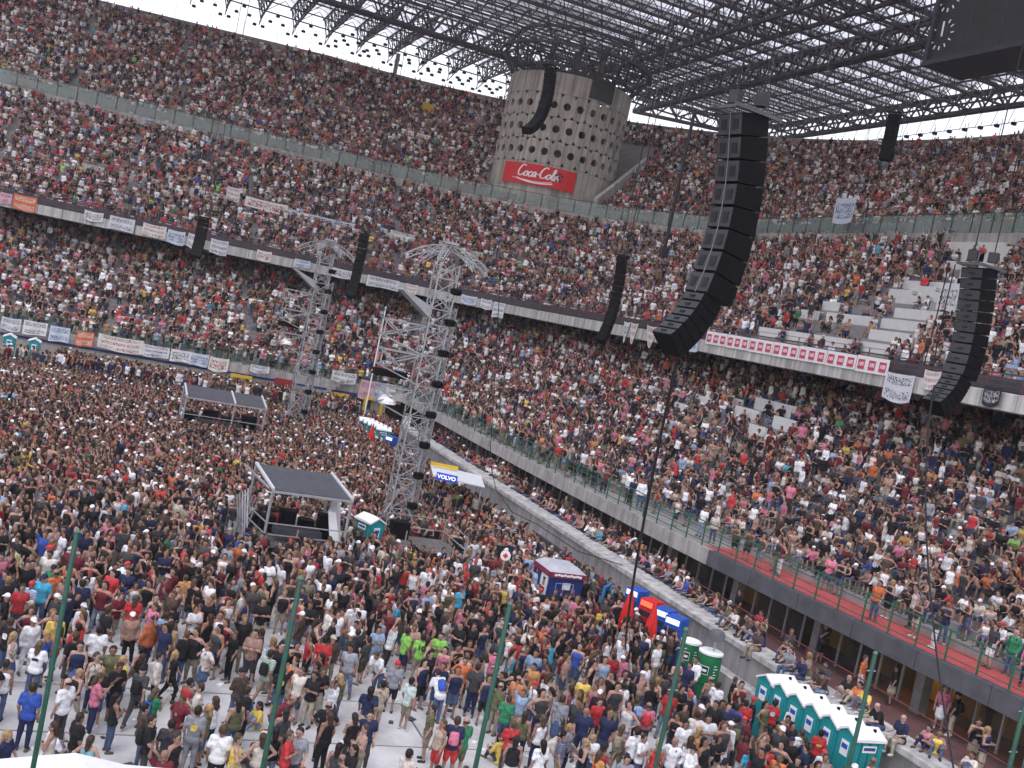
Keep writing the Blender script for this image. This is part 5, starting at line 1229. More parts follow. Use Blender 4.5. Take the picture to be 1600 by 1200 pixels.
def part_arrays(pose, what, style, h=HB):
    key = (what, style, pose, h)
    if key in _mc: return _mc[key]
    J = skel(pose); hd = J['hd']; T = J['T']
    if what == 'top':
        e = .016; pr = torso(J, e)
        if style == 'tee':
            for n in 'rl': pr += arm(J, n, 0, .36, e+.008)
        elif style == 'long':
            for n in 'rl': pr += arm(J, n, 0, .97, e)
        if style == 'tank':
            pr = torso(J, e)[:4]+[(T((-.085, -.01, .36)), T((-.09, -.01, .50)), .05, .035), (T((.085, -.01, .36)), T((.09, -.01, .50)), .05, .035)]
        r = surf(pr, h)
    elif what == 'bottom':
        e = .014; pr = torso(J, e-.004)[:1]
        if style == 'skirt':
            a = (J['pr']+J['pl'])/2; b = (J['kr']+J['kl'])/2; pr += [(a, a+(b-a)*.8, .14, .19)]+leg(J, 'r', .4, e)+leg(J, 'l', .4, e)
        else:
            for n in 'rl': pr += leg(J, n, .97 if style == 'trousers' else .47, e+(.012 if style == 'shorts' else 0))
        r = surf(pr, h)
    elif what == 'shoe':
        r = surf(foot(J, style, .010), h*.8)
    elif what == 'hair':
        hp = headp(J, .012); c = np.array(hd((0, .028, .10))); nrm = rotx(np.array([0, 1., -.55]), 0)
        f = np.array(hd((0, 1., .10-.62)))-c; f /= np.linalg.norm(f)
        clip = lambda G: (G-c)@f
        hp = [(hd((0, -.018, .10)), hd((0, -.01, .155)), .096, .100)]
        if style in ('long', 'blond'):
            hp += [(hd((0, -.065, .13)), hd((0, -.085, -.06)), .085, .075), (hd((0, -.085, -.06)), hd((0, -.11, -.17)), .07, .05)]
        if style == 'cap':
            cc = np.array(hd((0, 0, .115))); uu = np.array(hd((0, 0, 1.)))-np.array(hd((0, 0, 0)))
            hp = [(hd((0, -.012, .13)), hd((0, -.005, .155)), .103, .101), (hd((-.03, .10, .135)), hd((.03, .10, .135)), .03, .03), (hd((-.03, .15, .125)), hd((.03, .15, .125)), .022, .022)]
            clip = lambda G: -((G-cc)@uu)
        if style == 'bald':
            cc = np.array(hd((0, -.02, .12))); clip = lambda G: (np.abs((G-cc)[..., 2])-.035)+0*G[..., 0]; hp = [(hd((0, -.02, .12)), hd((0, -.03, .12)), .098, .098)]
            g2 = clip; clip = lambda G: np.maximum(g2(G), (G-c)@f)
        r = surf(hp, h*.8, clip)
    elif what == 'backpack':
        pr = [(T((-.065, -.185, .16)), T((-.06, -.18, .38)), .085, .075), (T((.065, -.185, .16)), T((.06, -.18, .38)), .085, .075), (T((0, -.25, .14)), T((0, -.24, .28)), .05, .05), (T((0, -.19, .2)), T((0, -.19, .36)), .09, .085)]
        for s in (-1, 1): pr += [(T((.11*s, -.12, .47)), T((.11*s, .10, .50)), .018, .018), (T((.11*s, .12, .48)), T((.12*s, .13, .30)), .018, .018)]
        r = surf(pr, .03, k=.035)
    elif what == 'strap':
        pr = [(T((-.13, .12, .49)), T((.14, .14, .08)), .016, .016), (T((-.13, -.11, .49)), T((.14, -.12, .08)), .016, .016), (T((-.13, -.11, .5)), T((-.13, .12, .5)), .016, .016), (T((.17, -.06, .02)), T((.17, .06, .02)), .07, .07)]
        r = surf(pr, .026, k=.015)
    _mc[key] = r; return r
def mk_mesh(name, arrs, mats):
    mb = MB()
    for i, (v, f) in enumerate(arrs): mb.m = i; mb.add(v, f)
    me = mb.mesh(name); [me.materials.append(m_) for m_ in mats]; me.polygons.foreach_set('use_smooth', [True]*len(me.polygons)); return me
SKIN_M = mat_attr('person skin', '', .6, 'OBJECT'); CLOTH_M = mat_attr('person clothing', '', .85, 'OBJECT'); HAIR_M = mat_attr('person hair', '', .6, 'OBJECT')
DARKF = mat('eyes and mouth', (.05, .025, .02), .6, .1, 5)
_pm = {}
def pmesh(what, style, pose):
    key = (what, style, pose)
    if key in _pm: return _pm[key]
    if what == 'body':
        J = skel(pose); v, f = body_mesh(pose); mb = MB(); mb.add(v, f); hd = J['hd']
        for n in 'rl':                       # five fingers on each hand
            s = 1 if n == 'r' else -1; w_, h_ = Vector(J['w'+n]), Vector(J['h'+n]); d = (h_-w_).normalized()
            x = d.cross(Vector((0, 1, .3))).normalized(); b = x.cross(d)
            for q, (o, L) in enumerate(((-.030, .062), (-.010, .075), (.010, .072), (.029, .055))):
                a = h_+x*o+d*.012; m1 = a+d*L*.55+b*.012*s; e_ = m1+d*L*.45+b*.028*s; mb.bar(a, m1, .011, 4, .010); mb.bar(m1, e_, .010, 4, .007)
            a = w_+d*.045-x*.03*s; m1 = a-x*.035*s+d*.025; mb.bar(a, m1, .013, 4, .011); mb.bar(m1, m1+d*.035, .011, 4, .008)
        for s in (-1, 1):
            c = hd((.09*s, -.005, .09)); mb.box(c, (.012, .02, .03))
        mb.m = 1
        for s in (-1, 1): mb.box(hd((.034*s, .088, .105)), (.013, .006, .007))
        mb.box(hd((0, .089, .038)), (.022, .007, .005))
        me = mb.mesh('person_body'); me.materials.append(SKIN_M); me.materials.append(DARKF); me.polygons.foreach_set('use_smooth', [True]*len(me.polygons))
    else:
        me = mk_mesh(what, [part_arrays(pose, what, style)], [HAIR_M if what == 'hair' and style != 'cap' else CLOTH_M])
    _pm[key] = me; return me

COLR = {'white': (.80, .80, .80), 'cream': (.62, .56, .47), 'grey': (.26, .27, .30), 'charcoal': (.055, .055, .06), 'black': (.018, .018, .02), 'navy': (.022, .030, .085), 'blue': (.03, .09, .42), 'lightblue': (.30, .42, .60),
 'cyan': (.03, .35, .52), 'teal': (.16, .38, .42), 'green': (.02, .22, .09), 'lime': (.22, .58, .06), 'limeyellow': (.55, .60, .22), 'olive': (.13, .13, .06), 'khaki': (.30, .25, .17), 'sand': (.42, .34, .24), 'beige': (.46, .39, .29),
 'brown': (.085, .055, .04), 'amber': (.58, .26, .06), 'orange': (.68, .15, .03), 'red': (.55, .022, .025), 'maroon': (.17, .018, .03), 'pink': (.62, .16, .24), 'yellow': (.70, .48, .04), 'mint': (.50, .60, .55), 'denim': (.07, .11, .21), 'lightdenim': (.20, .27, .38),
 'greenstripe': (.1, .25, .15), 'bluestripe': (.3, .35, .5), 'orangestripe': (.6, .25, .1), 'navystripe': (.1, .1, .16), 'skin': (.42, .24, .17)}
STRIPES = {'greenstripe': mat_stripe('green striped jersey', (.05, .17, .10), (.45, .5, .45), 9), 'bluestripe': mat_stripe('blue striped jersey', (.05, .12, .34), (.62, .64, .68), 6.5), 'orangestripe': mat_stripe('orange striped jersey', (.58, .16, .03), (.46, .25, .14), 8), 'navystripe': mat_stripe('navy striped jersey', (.04, .05, .10), (.2, .21, .26), 7)}
CNAME = {'lightblue': 'light blue', 'limeyellow': 'pale yellow', 'greenstripe': 'green striped', 'bluestripe': 'blue and white striped', 'orangestripe': 'orange striped', 'navystripe': 'navy striped', 'lightdenim': 'pale denim', 'sand': 'sand coloured', 'lime': 'lime green'}
SKINS = [(.39, .215, .155), (.44, .26, .195), (.34, .185, .13), (.30, .16, .105), (.46, .28, .21)]
HAIRS = [(.018, .013, .011), (.03, .02, .014), (.05, .03, .018), (.09, .055, .03), (.02, .018, .018)]
PS = .885
PEOPLE = []
PRINTS = []
for q in range(4):
    mb = MB(); T_ = skel('stand')['T']; sgn = -1 if q % 2 else 1; c_ = Vector(T_((0, sgn*.131, .31))); n_ = 12
    hw, hh = ((.08, .055), (.10, .04), (.045, .045), (.085, .085))[q]
    ring = [c_+Vector((hw*(abs(math.cos(a_))**.6)*(1 if math.cos(a_) > 0 else -1), 0, hh*(abs(math.sin(a_))**.6)*(1 if math.sin(a_) > 0 else -1))) for a_ in [2*math.pi*k/n_ for k in range(n_)]]
    mb.add(ring+[v_+Vector((0, sgn*.008, 0)) for v_ in ring], [tuple(range(n_)), tuple(reversed(range(n_, 2*n_)))]+[(k, n_+k, n_+(k+1) % n_, (k+1) % n_) for k in range(n_)])
    me = mb.mesh('shirt_print'); me.materials.append(CLOTH_M); PRINTS.append(me)
def c4(c, j=.12):
    g_ = (c[0]*.3+c[1]*.55+c[2]*.15); c = [q*.87+g_*.13 for q in c]
    k = 1+random.uniform(-j, j); return (c[0]*k, c[1]*k, c[2]*k, 1)
TOPN = {'tee': 't-shirt', 'tank': 'sleeveless top', 'long': 'long-sleeved shirt'}
def person(x, y, z, rz, top, tc, bot, bc, hair, pose, extra=None, group='people standing on the pitch'):
    s = PS*random.uniform(.95, 1.05)*(.95 if hair in ('long', 'blond') else 1)
    o = put('person', pmesh('body', 0, pose), None, (x, y, z), rz); o.scale = (s*random.uniform(.94, 1.06), s, s); o.color = c4(random.choice(SKINS))
    def ch(nm, what, style, col):
        c = put(nm, pmesh(what, style, pose), o, (0, 0, 0), local=True); c.color = col; return c
    if top != 'none':
        t_ = ch('shirt', 'top', top, c4(COLR[tc], .08))
        if tc in STRIPES:
            t_.material_slots[0].link = 'OBJECT'; t_.material_slots[0].material = STRIPES[tc]
    ch({'trousers': 'trousers', 'shorts': 'shorts', 'skirt': 'skirt'}[bot], 'bottom', bot, c4(COLR[bc], .1))
    shc = random.choice([(.6, .6, .6, 1), (.04, .04, .045, 1), (.1, .08, .06, 1)]); ch('shoe', 'shoe', 'r', shc); ch('shoe', 'shoe', 'l', shc)
    hc = (.34, .22, .10, 1) if hair == 'blond' else c4(random.choice(HAIRS), .3)
    capc = None
    if hair == 'cap': capc = random.choice(['white', 'navy', 'red', 'black']); hc = c4(COLR[capc])
    ch('cap' if hair == 'cap' else 'hair', 'hair', hair, hc)
    if extra and extra != 'number':
        bcname = extra.split()[0]; bcol = COLR.get({'dark': 'charcoal'}.get(bcname, bcname), (.03, .03, .03))
        ch('backpack' if 'backpack' in extra else 'shoulder_bag', 'backpack' if 'backpack' in extra else 'strap', 0, c4(bcol))
    elif top == 'tee' and pose in ('stand', 'folded', 'hips', 'walk', 'phone', 'wave') and random.random() < .22 and extra is None:
        pk_ = random.choice(['white', 'black', 'red', 'navy', 'yellow', 'grey']); pk_ = 'white' if pk_ == tc else pk_
        c = put('shirt_print', PRINTS[random.choice((1, 3)) if pose in ('folded', 'phone') else random.randrange(4)], o, (0, 0, 0), local=True); c.color = c4(COLR[pk_])
    if extra == 'number':
        M = frame((0, -.152, 1.26), (1, 0, 0), (0, -.12, 1)); me = None
        tp = text_part('10', .26, M, mat('dark number print', (.02, .02, .03), .8), None, 'number', bold=.008, extr=.004); tp.parent = o; tp.matrix_parent_inverse = Matrix()
    PEOPLE.append(dict(o=o, top=top, tc=tc, bot=bot, bc=bc, hair=hair, cap=capc, pose=pose, extra=extra, x=x, y=y, z=z, group=group)); return o
HAND = [
(3.73,23.33,'tee','grey','trousers','grey','short','stand'),
(4.22,24.27,'tank','white','shorts','navy','long','folded'),
(3.14,22.75,'tee','charcoal','shorts','khaki','short','stand'),
(4.75,24.24,'tank','olive','trousers','denim','long','stand'),
(5.03,24.82,'tee','black','trousers','black','short','stand'),
(5.94,27.26,'tee','greenstripe','shorts','khaki','short','walk','black backpack'),
(6.63,26.39,'tee','cream','shorts','charcoal','short','stand'),
(6.94,26.14,'tee','black','trousers','beige','short','folded'),
(5.66,22.38,'tee','red','trousers','denim','short','folded'),
(5.90,22.51,'tee','grey','shorts','charcoal','short','stand'),
(5.42,22.79,'tank','black','trousers','lightdenim','long','stand'),
(4.19,22.42,'tee','white','trousers','black','short','stand'),
(6.91,24.17,'tee','black','trousers','black','bald','hips'),
(6.81,23.59,'tank','black','trousers','black','long','stand'),
(5.82,23.90,'tank','charcoal','shorts','navy','long','folded'),
(5.08,22.42,'tank','cream','trousers','denim','long','hips'),
(6.89,22.62,'tee','lightblue','trousers','denim','cap','floor'),
(2.63,23.57,'tee','brown','trousers','denim','short','step'),
(1.51,22.03,'tank','teal','trousers','denim','long','hips'),
(1.27,22.78,'tee','black','trousers','denim','short','stand'),
(0.77,22.46,'tank','cream','trousers','denim','long','folded'),
(0.27,24.20,'tee','blue','trousers','navy','short','stand'),
(-0.37,25.68,'tank','white','trousers','denim','short','stand'),
(0.27,26.91,'tee','white','trousers','denim','long','folded'),
(-0.47,28.16,'tee','black','trousers','denim','short','stand'),
(-0.17,31.46,'tee','bluestripe','trousers','denim','cap','stand'),
(0.12,31.98,'tee','cyan','trousers','denim','cap','stand'),
(0.40,32.65,'tee','orange','trousers','black','bald','stand'),
(0.59,29.03,'tee','yellow','trousers','black','short','stand'),
(1.11,28.07,'tee','red','trousers','black','short','folded'),
(1.64,28.20,'tee','white','trousers','black','short','stand'),
(1.16,31.78,'tee','navy','trousers','khaki','short','stand'),
(2.32,32.47,'tee','blue','trousers','navy','short','stand'),
(2.60,31.03,'tee','red','trousers','denim','long','stand'),
(3.11,30.43,'tee','pink','trousers','denim','short','stand'),
(3.42,29.96,'tee','lightblue','shorts','grey','short','stand','black backpack'),
(2.04,24.27,'tank','black','trousers','denim','long','folded'),
(1.64,25.15,'tee','pink','trousers','navy','long','phone'),
(0.97,24.57,'tee','white','trousers','charcoal','bald','stand'),
(0.78,23.72,'tee','white','trousers','denim','short','floor'),
(-0.60,35.31,'tee','limeyellow','trousers','charcoal','short','bend'),
(-0.37,33.35,'long','white','trousers','charcoal','short','stand'),
(3.07,26.67,'long','cream','trousers','black','short','stand'),
(2.70,26.82,'tee','black','trousers','black','long','stand'),
(11.01,29.76,'tee','lime','shorts','khaki','short','stand','number'),
(10.60,30.06,'tee','lime','shorts','navy','short','stand'),
(11.70,30.10,'tee','lime','shorts','charcoal','short','folded'),
(12.62,30.08,'tee','lime','shorts','khaki','cap','floor'),
(8.73,25.88,'tee','sand','trousers','sand','short','stand','dark strap'),
(9.63,26.21,'tee','mint','shorts','khaki','short','stand'),
(10.74,28.15,'tee','black','trousers','denim','short','stand'),
(11.82,28.06,'tee','orange','shorts','charcoal','short','hips'),
(10.74,26.77,'tee','white','trousers','denim','short','bend','blue backpack'),
(10.03,23.51,'tee','navy','shorts','red','short','stand','pink backpack'),
(9.67,23.54,'tank','sand','shorts','red','long','stand'),
(9.69,24.44,'tee','olive','shorts','khaki','short','stand'),
(10.31,23.62,'tee','green','shorts','olive','bald','folded'),
(7.56,23.04,'none','skin','trousers','khaki','short','folded'),
(7.51,23.83,'tank','black','trousers','charcoal','long','phone'),
(7.87,23.81,'tee','navy','trousers','charcoal','short','stand'),
(6.75,22.10,'tank','charcoal','skirt','charcoal','long','stand'),
(7.01,21.87,'tee','black','trousers','black','long','folded'),
(9.53,27.36,'tee','grey','shorts','black','cap','stand'),
(8.33,30.42,'long','black','trousers','denim','short','folded'),
(9.02,30.36,'tee','white','trousers','beige','short','phone'),
(9.34,32.22,'tee','white','trousers','denim','short','folded'),
(12.24,26.19,'tee','olive','trousers','khaki','bald','stand','black bag'),
(7.69,28.62,'tee','red','trousers','grey','short','stand'),
(9.37,28.32,'tee','white','trousers','denim','short','bend'),
(13.03,26.79,'tee','orangestripe','trousers','grey','bald','stand'),
(13.45,26.53,'tee','white','trousers','denim','cap','stand'),
(13.76,25.30,'tee','grey','skirt','denim','short','stand','dark strap'),
(15.09,25.58,'tee','red','trousers','charcoal','short','stand'),
(11.61,23.62,'tee','red','trousers','charcoal','short','folded'),
(11.44,22.93,'tank','black','trousers','white','long','stand'),
(12.75,22.99,'tee','navystripe','shorts','khaki','short','stand'),
(13.51,22.34,'tee','amber','trousers','brown','long','folded'),
(15.14,23.48,'tee','white','shorts','navy','short','folded'),
(15.28,23.26,'tee','white','trousers','denim','short','folded'),
(15.02,23.99,'tank','khaki','shorts','olive','long','stand','khaki backpack'),
(16.66,25.49,'tee','pink','trousers','charcoal','bald','stand','red backpack'),
(16.36,25.68,'tee','lightblue','trousers','black','short','stand','blue backpack'),
(12.01,22.59,'tee','white','trousers','denim','long','stand','dark strap'),
(12.67,24.15,'tank','white','trousers','navy','long','stand'),
(12.32,24.47,'tank','olive','trousers','navy','long','stand'),
(17.74,27.91,'none','skin','trousers','khaki','cap','bend'),
(16.52,26.84,'tee','white','trousers','denim','short','stand'),
(13.31,22.79,'tank','black','skirt','denim','blond','phone'),
(14.20,29.86,'tee','red','trousers','charcoal','short','phone'),
(15.38,31.40,'tee','cyan','trousers','navy','short','stand'),
(19.71,33.99,'long','white','trousers','denim','short','stand'),
(19.60,34.48,'tee','yellow','trousers','beige','short','stand'),
(20.80,29.60,'long','white','trousers','denim','short','walk'),
(20.33,27.46,'tee','white','trousers','denim','short','stand','dark strap'),
(16.74,23.25,'tank','white','trousers','denim','long','stand','black bag'),
(17.53,23.33,'tee','black','trousers','olive','short','stand'),
(17.48,23.98,'tank','amber','trousers','charcoal','blond','stand'),
(19.81,25.60,'tee','blue','trousers','denim','short','stand'),
(19.15,24.65,'tee','charcoal','trousers','charcoal','short','stand','olive backpack'),
(20.40,26.01,'tee','red','trousers','brown','short','stand'),
(18.82,28.00,'tee','pink','shorts','white','long','phone'),
(18.49,22.91,'tee','cyan','trousers','black','long','stand','maroon backpack'),
(19.04,22.38,'tee','orange','trousers','charcoal','short','stand'),
(19.06,22.97,'tee','red','trousers','denim','short','stand'),
(20.55,24.51,'tank','white','trousers','denim','long','hips'),
(17.17,24.24,'tee','white','shorts','charcoal','long','stand'),
(20.42,28.06,'none','skin','trousers','navy','bald','stand'),
(21.80,24.12,'tee','red','trousers','charcoal','short','stand'),
(21.01,24.03,'tee','white','trousers','navy','short','stand','dark strap'),
(22.05,25.75,'tee','white','trousers','blue','bald','stand'),
(21.75,26.35,'tee','red','trousers','charcoal','short','stand'),
(22.39,22.50,'tank','white','trousers','denim','bald','stand')]
# ------------------------------------------------------------------ crowd as stuff: instanced figures with their own clothing colours
IN = [mat_attr('crowd skin', 'c_skin', .6), mat_attr('crowd top', 'c_top', .85), mat_attr('crowd bottoms', 'c_bot', .85), mat_attr('crowd hair', 'c_hair', .7)]
IN_SHOE = mat('crowd shoes', (.10, .10, .105), .7, .3, 5)
SRC = bpy.data.collections.new('crowd_figures')
STANDV = [('stand', 'tee', 'trousers', 'short'), ('folded', 'tee', 'shorts', 'short'), ('hips', 'tank', 'trousers', 'long'), ('wave', 'tee', 'trousers', 'short'), ('cheer', 'tee', 'shorts', 'short'), ('phone', 'tank', 'shorts', 'long'), ('stand', 'tank', 'shorts', 'long'), ('stand', 'long', 'trousers', 'cap')]
SITV = [('sit', 'tee', 'trousers', 'short'), ('sit', 'tank', 'shorts', 'long'), ('sitclap', 'tee', 'shorts', 'short'), ('sitlean', 'tee', 'trousers', 'short'), ('sitlean', 'tank', 'trousers', 'long'), ('sit', 'long', 'shorts', 'cap')]
for i, (ps, tp_, bt, hr) in enumerate(STANDV+SITV):
    A = [body_mesh(ps, HC), part_arrays(ps, 'top', tp_, HC), part_arrays(ps, 'bottom', bt, HC), part_arrays(ps, 'hair', hr, HC), part_arrays(ps, 'shoe', 'r', HC), part_arrays(ps, 'shoe', 'l', HC)]
    me = mk_mesh('crowd_figure_%02d' % i, A, IN+[IN_SHOE, IN_SHOE]); o = bpy.data.objects.new('crowd_figure_%02d' % i, me); SRC.objects.link(o)
NST = len(STANDV); NSI = len(SITV)
TOPC = [('white', 22), ('cream', 5), ('grey', 3.5), ('charcoal', 11), ('black', 24), ('navy', 5), ('blue', .7), ('lightblue', 2.2), ('cyan', .3), ('green', .35), ('lime', .12), ('olive', 1.0), ('khaki', 2), ('brown', 7), ('amber', .8), ('orange', 1.2), ('red', 6.5), ('maroon', 8), ('pink', 6), ('yellow', .6), ('mint', .3), ('skin', 6)]
TOPP = [('white', 14), ('cream', 3), ('grey', 4), ('charcoal', 14), ('black', 33), ('navy', 8), ('blue', 1), ('lightblue', 2.2), ('cyan', .5), ('green', .6), ('lime', .2), ('olive', 2), ('khaki', 2), ('brown', 6), ('amber', .7), ('orange', 1.2), ('red', 6), ('maroon', 6), ('pink', 3), ('yellow', .8), ('skin', 4)]
BOTC = [('denim', 30), ('lightdenim', 10), ('black', 18), ('charcoal', 12), ('khaki', 12), ('beige', 6), ('white', 4), ('navy', 10), ('brown', 4)]
def pick(tab, n):
    w_ = np.array([b for a, b in tab], float); idx = RNG.choice(len(tab), n, p=w_/w_.sum()); c = np.array([COLR[a] for a, b in tab])[idx]
    g_ = c@np.array([.3, .55, .15]); c = c*.84+g_[:, None]*.16; c = c*RNG.uniform(.7, 1.2, (n, 1)); return np.concatenate([np.clip(c, 0, .85), np.ones((n, 1))], 1)
GN = bpy.data.node_groups.new('crowd', 'GeometryNodeTree')
GN.interface.new_socket('Geometry', in_out='INPUT', socket_type='NodeSocketGeometry'); GN.interface.new_socket('Geometry', in_out='OUTPUT', socket_type='NodeSocketGeometry')
gi = GN.nodes.new('NodeGroupInput'); go = GN.nodes.new('NodeGroupOutput'); ip = GN.nodes.new('GeometryNodeInstanceOnPoints'); ci = GN.nodes.new('GeometryNodeCollectionInfo')
ci.inputs['Collection'].default_value = SRC; ci.inputs['Separate Children'].default_value = True; ci.inputs['Reset Children'].default_value = True; ip.inputs['Pick Instance'].default_value = True
def na(nm, ty):
    n = GN.nodes.new('GeometryNodeInputNamedAttribute'); n.data_type = ty; n.inputs['Name'].default_value = nm; return [s for s in n.outputs if s.enabled and s.name == 'Attribute'][0]
er = GN.nodes.new('FunctionNodeEulerToRotation'); GN.links.new(na('rot', 'FLOAT_VECTOR'), er.inputs[0]); GN.links.new(er.outputs[0], ip.inputs['Rotation'])
GN.links.new(na('scl', 'FLOAT_VECTOR'), ip.inputs['Scale']); GN.links.new(na('var', 'INT'), ip.inputs['Instance Index'])
GN.links.new(gi.outputs[0], ip.inputs['Points']); GN.links.new(ci.outputs[0], ip.inputs['Instance']); GN.links.new(ip.outputs[0], go.inputs[0])
def crowd(name, label, cat, pts, rot, sit, sc=1., tops=None):
    n = len(pts); me = bpy.data.meshes.new(name); me.from_pydata([tuple(p) for p in pts], [], [])
    def at(nm, ty, arr, key): a = me.attributes.new(nm, ty, 'POINT'); a.data.foreach_set(key, np.asarray(arr, np.float32 if ty != 'INT' else np.int32).ravel())
    sit = np.asarray(sit, bool); var = np.where(sit, NST+RNG.integers(0, NSI, n), RNG.choice(NST, n, p=[.24, .15, .12, .08, .04, .10, .15, .12]))
    s = PS*sc*RNG.normal(1, .045, n)
    at('rot', 'FLOAT_VECTOR', np.stack([RNG.normal(0, .05, n), RNG.normal(0, .05, n), rot], 1), 'vector'); at('scl', 'FLOAT_VECTOR', np.stack([s*RNG.uniform(.95, 1.1, n), s, s], 1), 'vector'); at('var', 'INT', var, 'value')
    at('c_top', 'FLOAT_COLOR', pick(tops or TOPC, n), 'color'); at('c_bot', 'FLOAT_COLOR', pick(BOTC, n), 'color')
    sk = np.array(SKINS)[RNG.integers(0, len(SKINS), n)]*RNG.uniform(.85, 1.12, (n, 1)); at('c_skin', 'FLOAT_COLOR', np.concatenate([sk, np.ones((n, 1))], 1), 'color')
    hr = np.array(HAIRS+[(.22, .14, .06)])[RNG.choice(6, n, p=[.26, .24, .2, .14, .11, .05])]; cap = (var == 7) | (var == NST+5); cc = pick([('white', 5), ('red', 2), ('navy', 2), ('beige', 1)], n)[:, :3]; hr = np.where(cap[:, None], cc, hr)
    at('c_hair', 'FLOAT_COLOR', np.concatenate([hr, np.ones((n, 1))], 1), 'color')
    o = put(name, me); md = o.modifiers.new('crowd', 'NODES'); md.node_group = GN; tag(o, label, cat, kind='stuff'); return o
def face(u, jit=.35):
    n_ = N(u); a = math.atan2(-n_.y, -n_.x)-math.pi/2     # local +y looks along -N
    # everyone leans towards the stage, behind and to the left of the camera
    return a
def tier_crowd(rows, spac, occ, sitp, hole=None):
    pts, rot, sit = [], [], []
    for k, dfun, z, dref in rows:
        off = RNG.uniform(0, spac)
        for u in along(dref, spac):
            uu = u+RNG.normal(0, .12)*(1 if (u < 0 or u > 1) else 1/max(dref*1.57, 1))
            if RNG.random() > occ(u, k): continue
            s = RNG.random() < sitp(u, k); p = P(dfun(u)+(.55 if s else .30)+RNG.normal(0, .06), uu)
            if hole and hole(p, u, k): continue
            pts.append((p.x, p.y, z)); sit.append(s); st = .35 if u < 0 else (.15 if u <= 1 else .1)
            rot.append(face(u)+RNG.normal(st*.5, .38))
    return pts, rot, sit
def vis(p): return p.y > 12 and -34 < p.x
# lower tier
def bench_hole(tab):
    def f(p, u, k):
        if u > 0: return False
        for y0, y1, kk_ in tab:
            if kk_-.5 <= k <= kk_+.5 and y0-.2 < p.y < y1+.2: return RNG.random() < .93
            if kk_-1.6 < k < kk_ and y0 < p.y < y1: return RNG.random() < .88
        return False
    return f
hb = bench_hole(LOWB); cv_l = lambda p, u, k: (not vis(p)) or hb(p, u, k)
rows = [(k, (lambda u, k=k: lowd(u, k)), lowz(k), 1.8+2.5+LOW_D*k) for k in range(LOW_N-1)]
noise1 = lambda u, k: .5+.5*math.sin(u*.55+k*.3)*math.sin(u*.21-k*.17+1.3)
AIS = lambda u, d: .30 if ((u if u <= 0 else (u*d*1.57 if u <= 1 else u)) % 11.5) < .75 else 1.
A = tier_crowd(rows, .41, lambda u, k: (.95 if noise1(u, k) > .06 else .6)*AIS(u, 10), lambda u, k: .80 if u < 0 else .62, cv_l)
# people on the walkway behind the green rail
pts, rot, sit = [list(x) for x in A]
WALK = []
for u in along(3, .55):
    y = CY+u
    for _ in range(3 if (u > 0 or y > 50) else 0):
        p = P(dsl(u)+RNG.uniform(.5, 2.3), u+RNG.normal(0, .15)*(1 if u > 1 or u < 0 else .05))
        if vis(p) and RNG.random() < .6: pts.append((p.x, p.y, 3.362)); rot.append(face(u)+RNG.normal(.2, .5)); sit.append(False)
    p = P(dsl(u)+RNG.uniform(.9, 2.3), u)
    if not vis(p): continue
    dens = .75 if (u > 0 or y > 46) else (.5 if y > 34 else .62)
    if RNG.random() < dens: 
        if u < 0 and y < 40 and len(WALK) < 26: WALK.append((p.x, p.y, 3.362, face(u)+RNG.normal(.2, .5)))
        else: pts.append((p.x, p.y, 3.362)); rot.append(face(u)+RNG.normal(.2, .6)); sit.append(False)
# people sitting on the ledge and lounging on the track behind it, beyond the nearest ones
LEDGE = []
for y in np.arange(20, 77, .43):
    dd = .95 if y < 66 else .35
    if 24.2 < y < 24.9 or y < 20.5: continue
    if RNG.random() < dd*(1.0 if y > 24.9 else .5):
        if y < 33 and RNG.random() < .55: LEDGE.append((CX-.33+RNG.normal(0, .04), y+RNG.normal(0, .06), 1.82-.47*PS+.08, math.pi/2+RNG.normal(0, .25), 'sit'))
        elif y < 33: LEDGE.append((CX+.22+RNG.normal(0, .04), y+RNG.normal(0, .06), 1.83, math.pi/2+RNG.normal(0, .4), 'floor'))
        else: pts.append((CX+.72+RNG.normal(0, .04), y+RNG.normal(0, .06), 1.44)); rot.append(math.pi/2+RNG.normal(0, .35)); sit.append(True)
    for _ in range(3):
        if y > 36 and RNG.random() < dd*.5: pts.append((CX+RNG.uniform(1.2, max(1.7, dsl(y-CY)*.55+.8)), y+RNG.normal(0, .1), 1.0)); rot.append(RNG.uniform(0, 6.3)); sit.append(RNG.random() < .25)
    if 17 < y < 36 and RNG.random() < .42: LEDGE.append((CX+RNG.uniform(1.3, dsl(y-CY)+1.0), y+RNG.normal(0, .1), 1.002, RNG.uniform(0, 6.3), RNG.choice(['stand', 'stand', 'floor', 'phone', 'folded'])))
crowd('lower_tier_crowd', 'packed spectators filling the lower tier and the ledge below it', 'crowd', pts, rot, sit, .95)
# middle tier
hb2 = bench_hole(MIDB)
def zone(p, u, k): return u < 0 and (46.5 < p.y < 58 and k < 10 and p.y < 58.5-.0*k or (50.5+.25*(k-10) < p.y < 59+.1*(k-10) and 11 <= k <= 22) or (57 < p.y < 64 and k > 22)) and RNG.random() < .6
cv_m = lambda p, u, k: (not vis(p)) or hb2(p, u, k) or zone(p, u, k) or (k == 9 and RNG.random() < .7) or (k == 10 and RNG.random() < .3)
rows = [(k, (lambda u, k=k: midd(k)), midz(k), midd(k)) for k in range(MID_N)]
A = tier_crowd(rows, .40, lambda u, k: .97*AIS(u, 25), lambda u, k: .5+.4*noise1(u, k), cv_m); crowd('middle_tier_crowd', 'dense crowd of spectators in the middle tier above the banners', 'crowd', *A, .95)
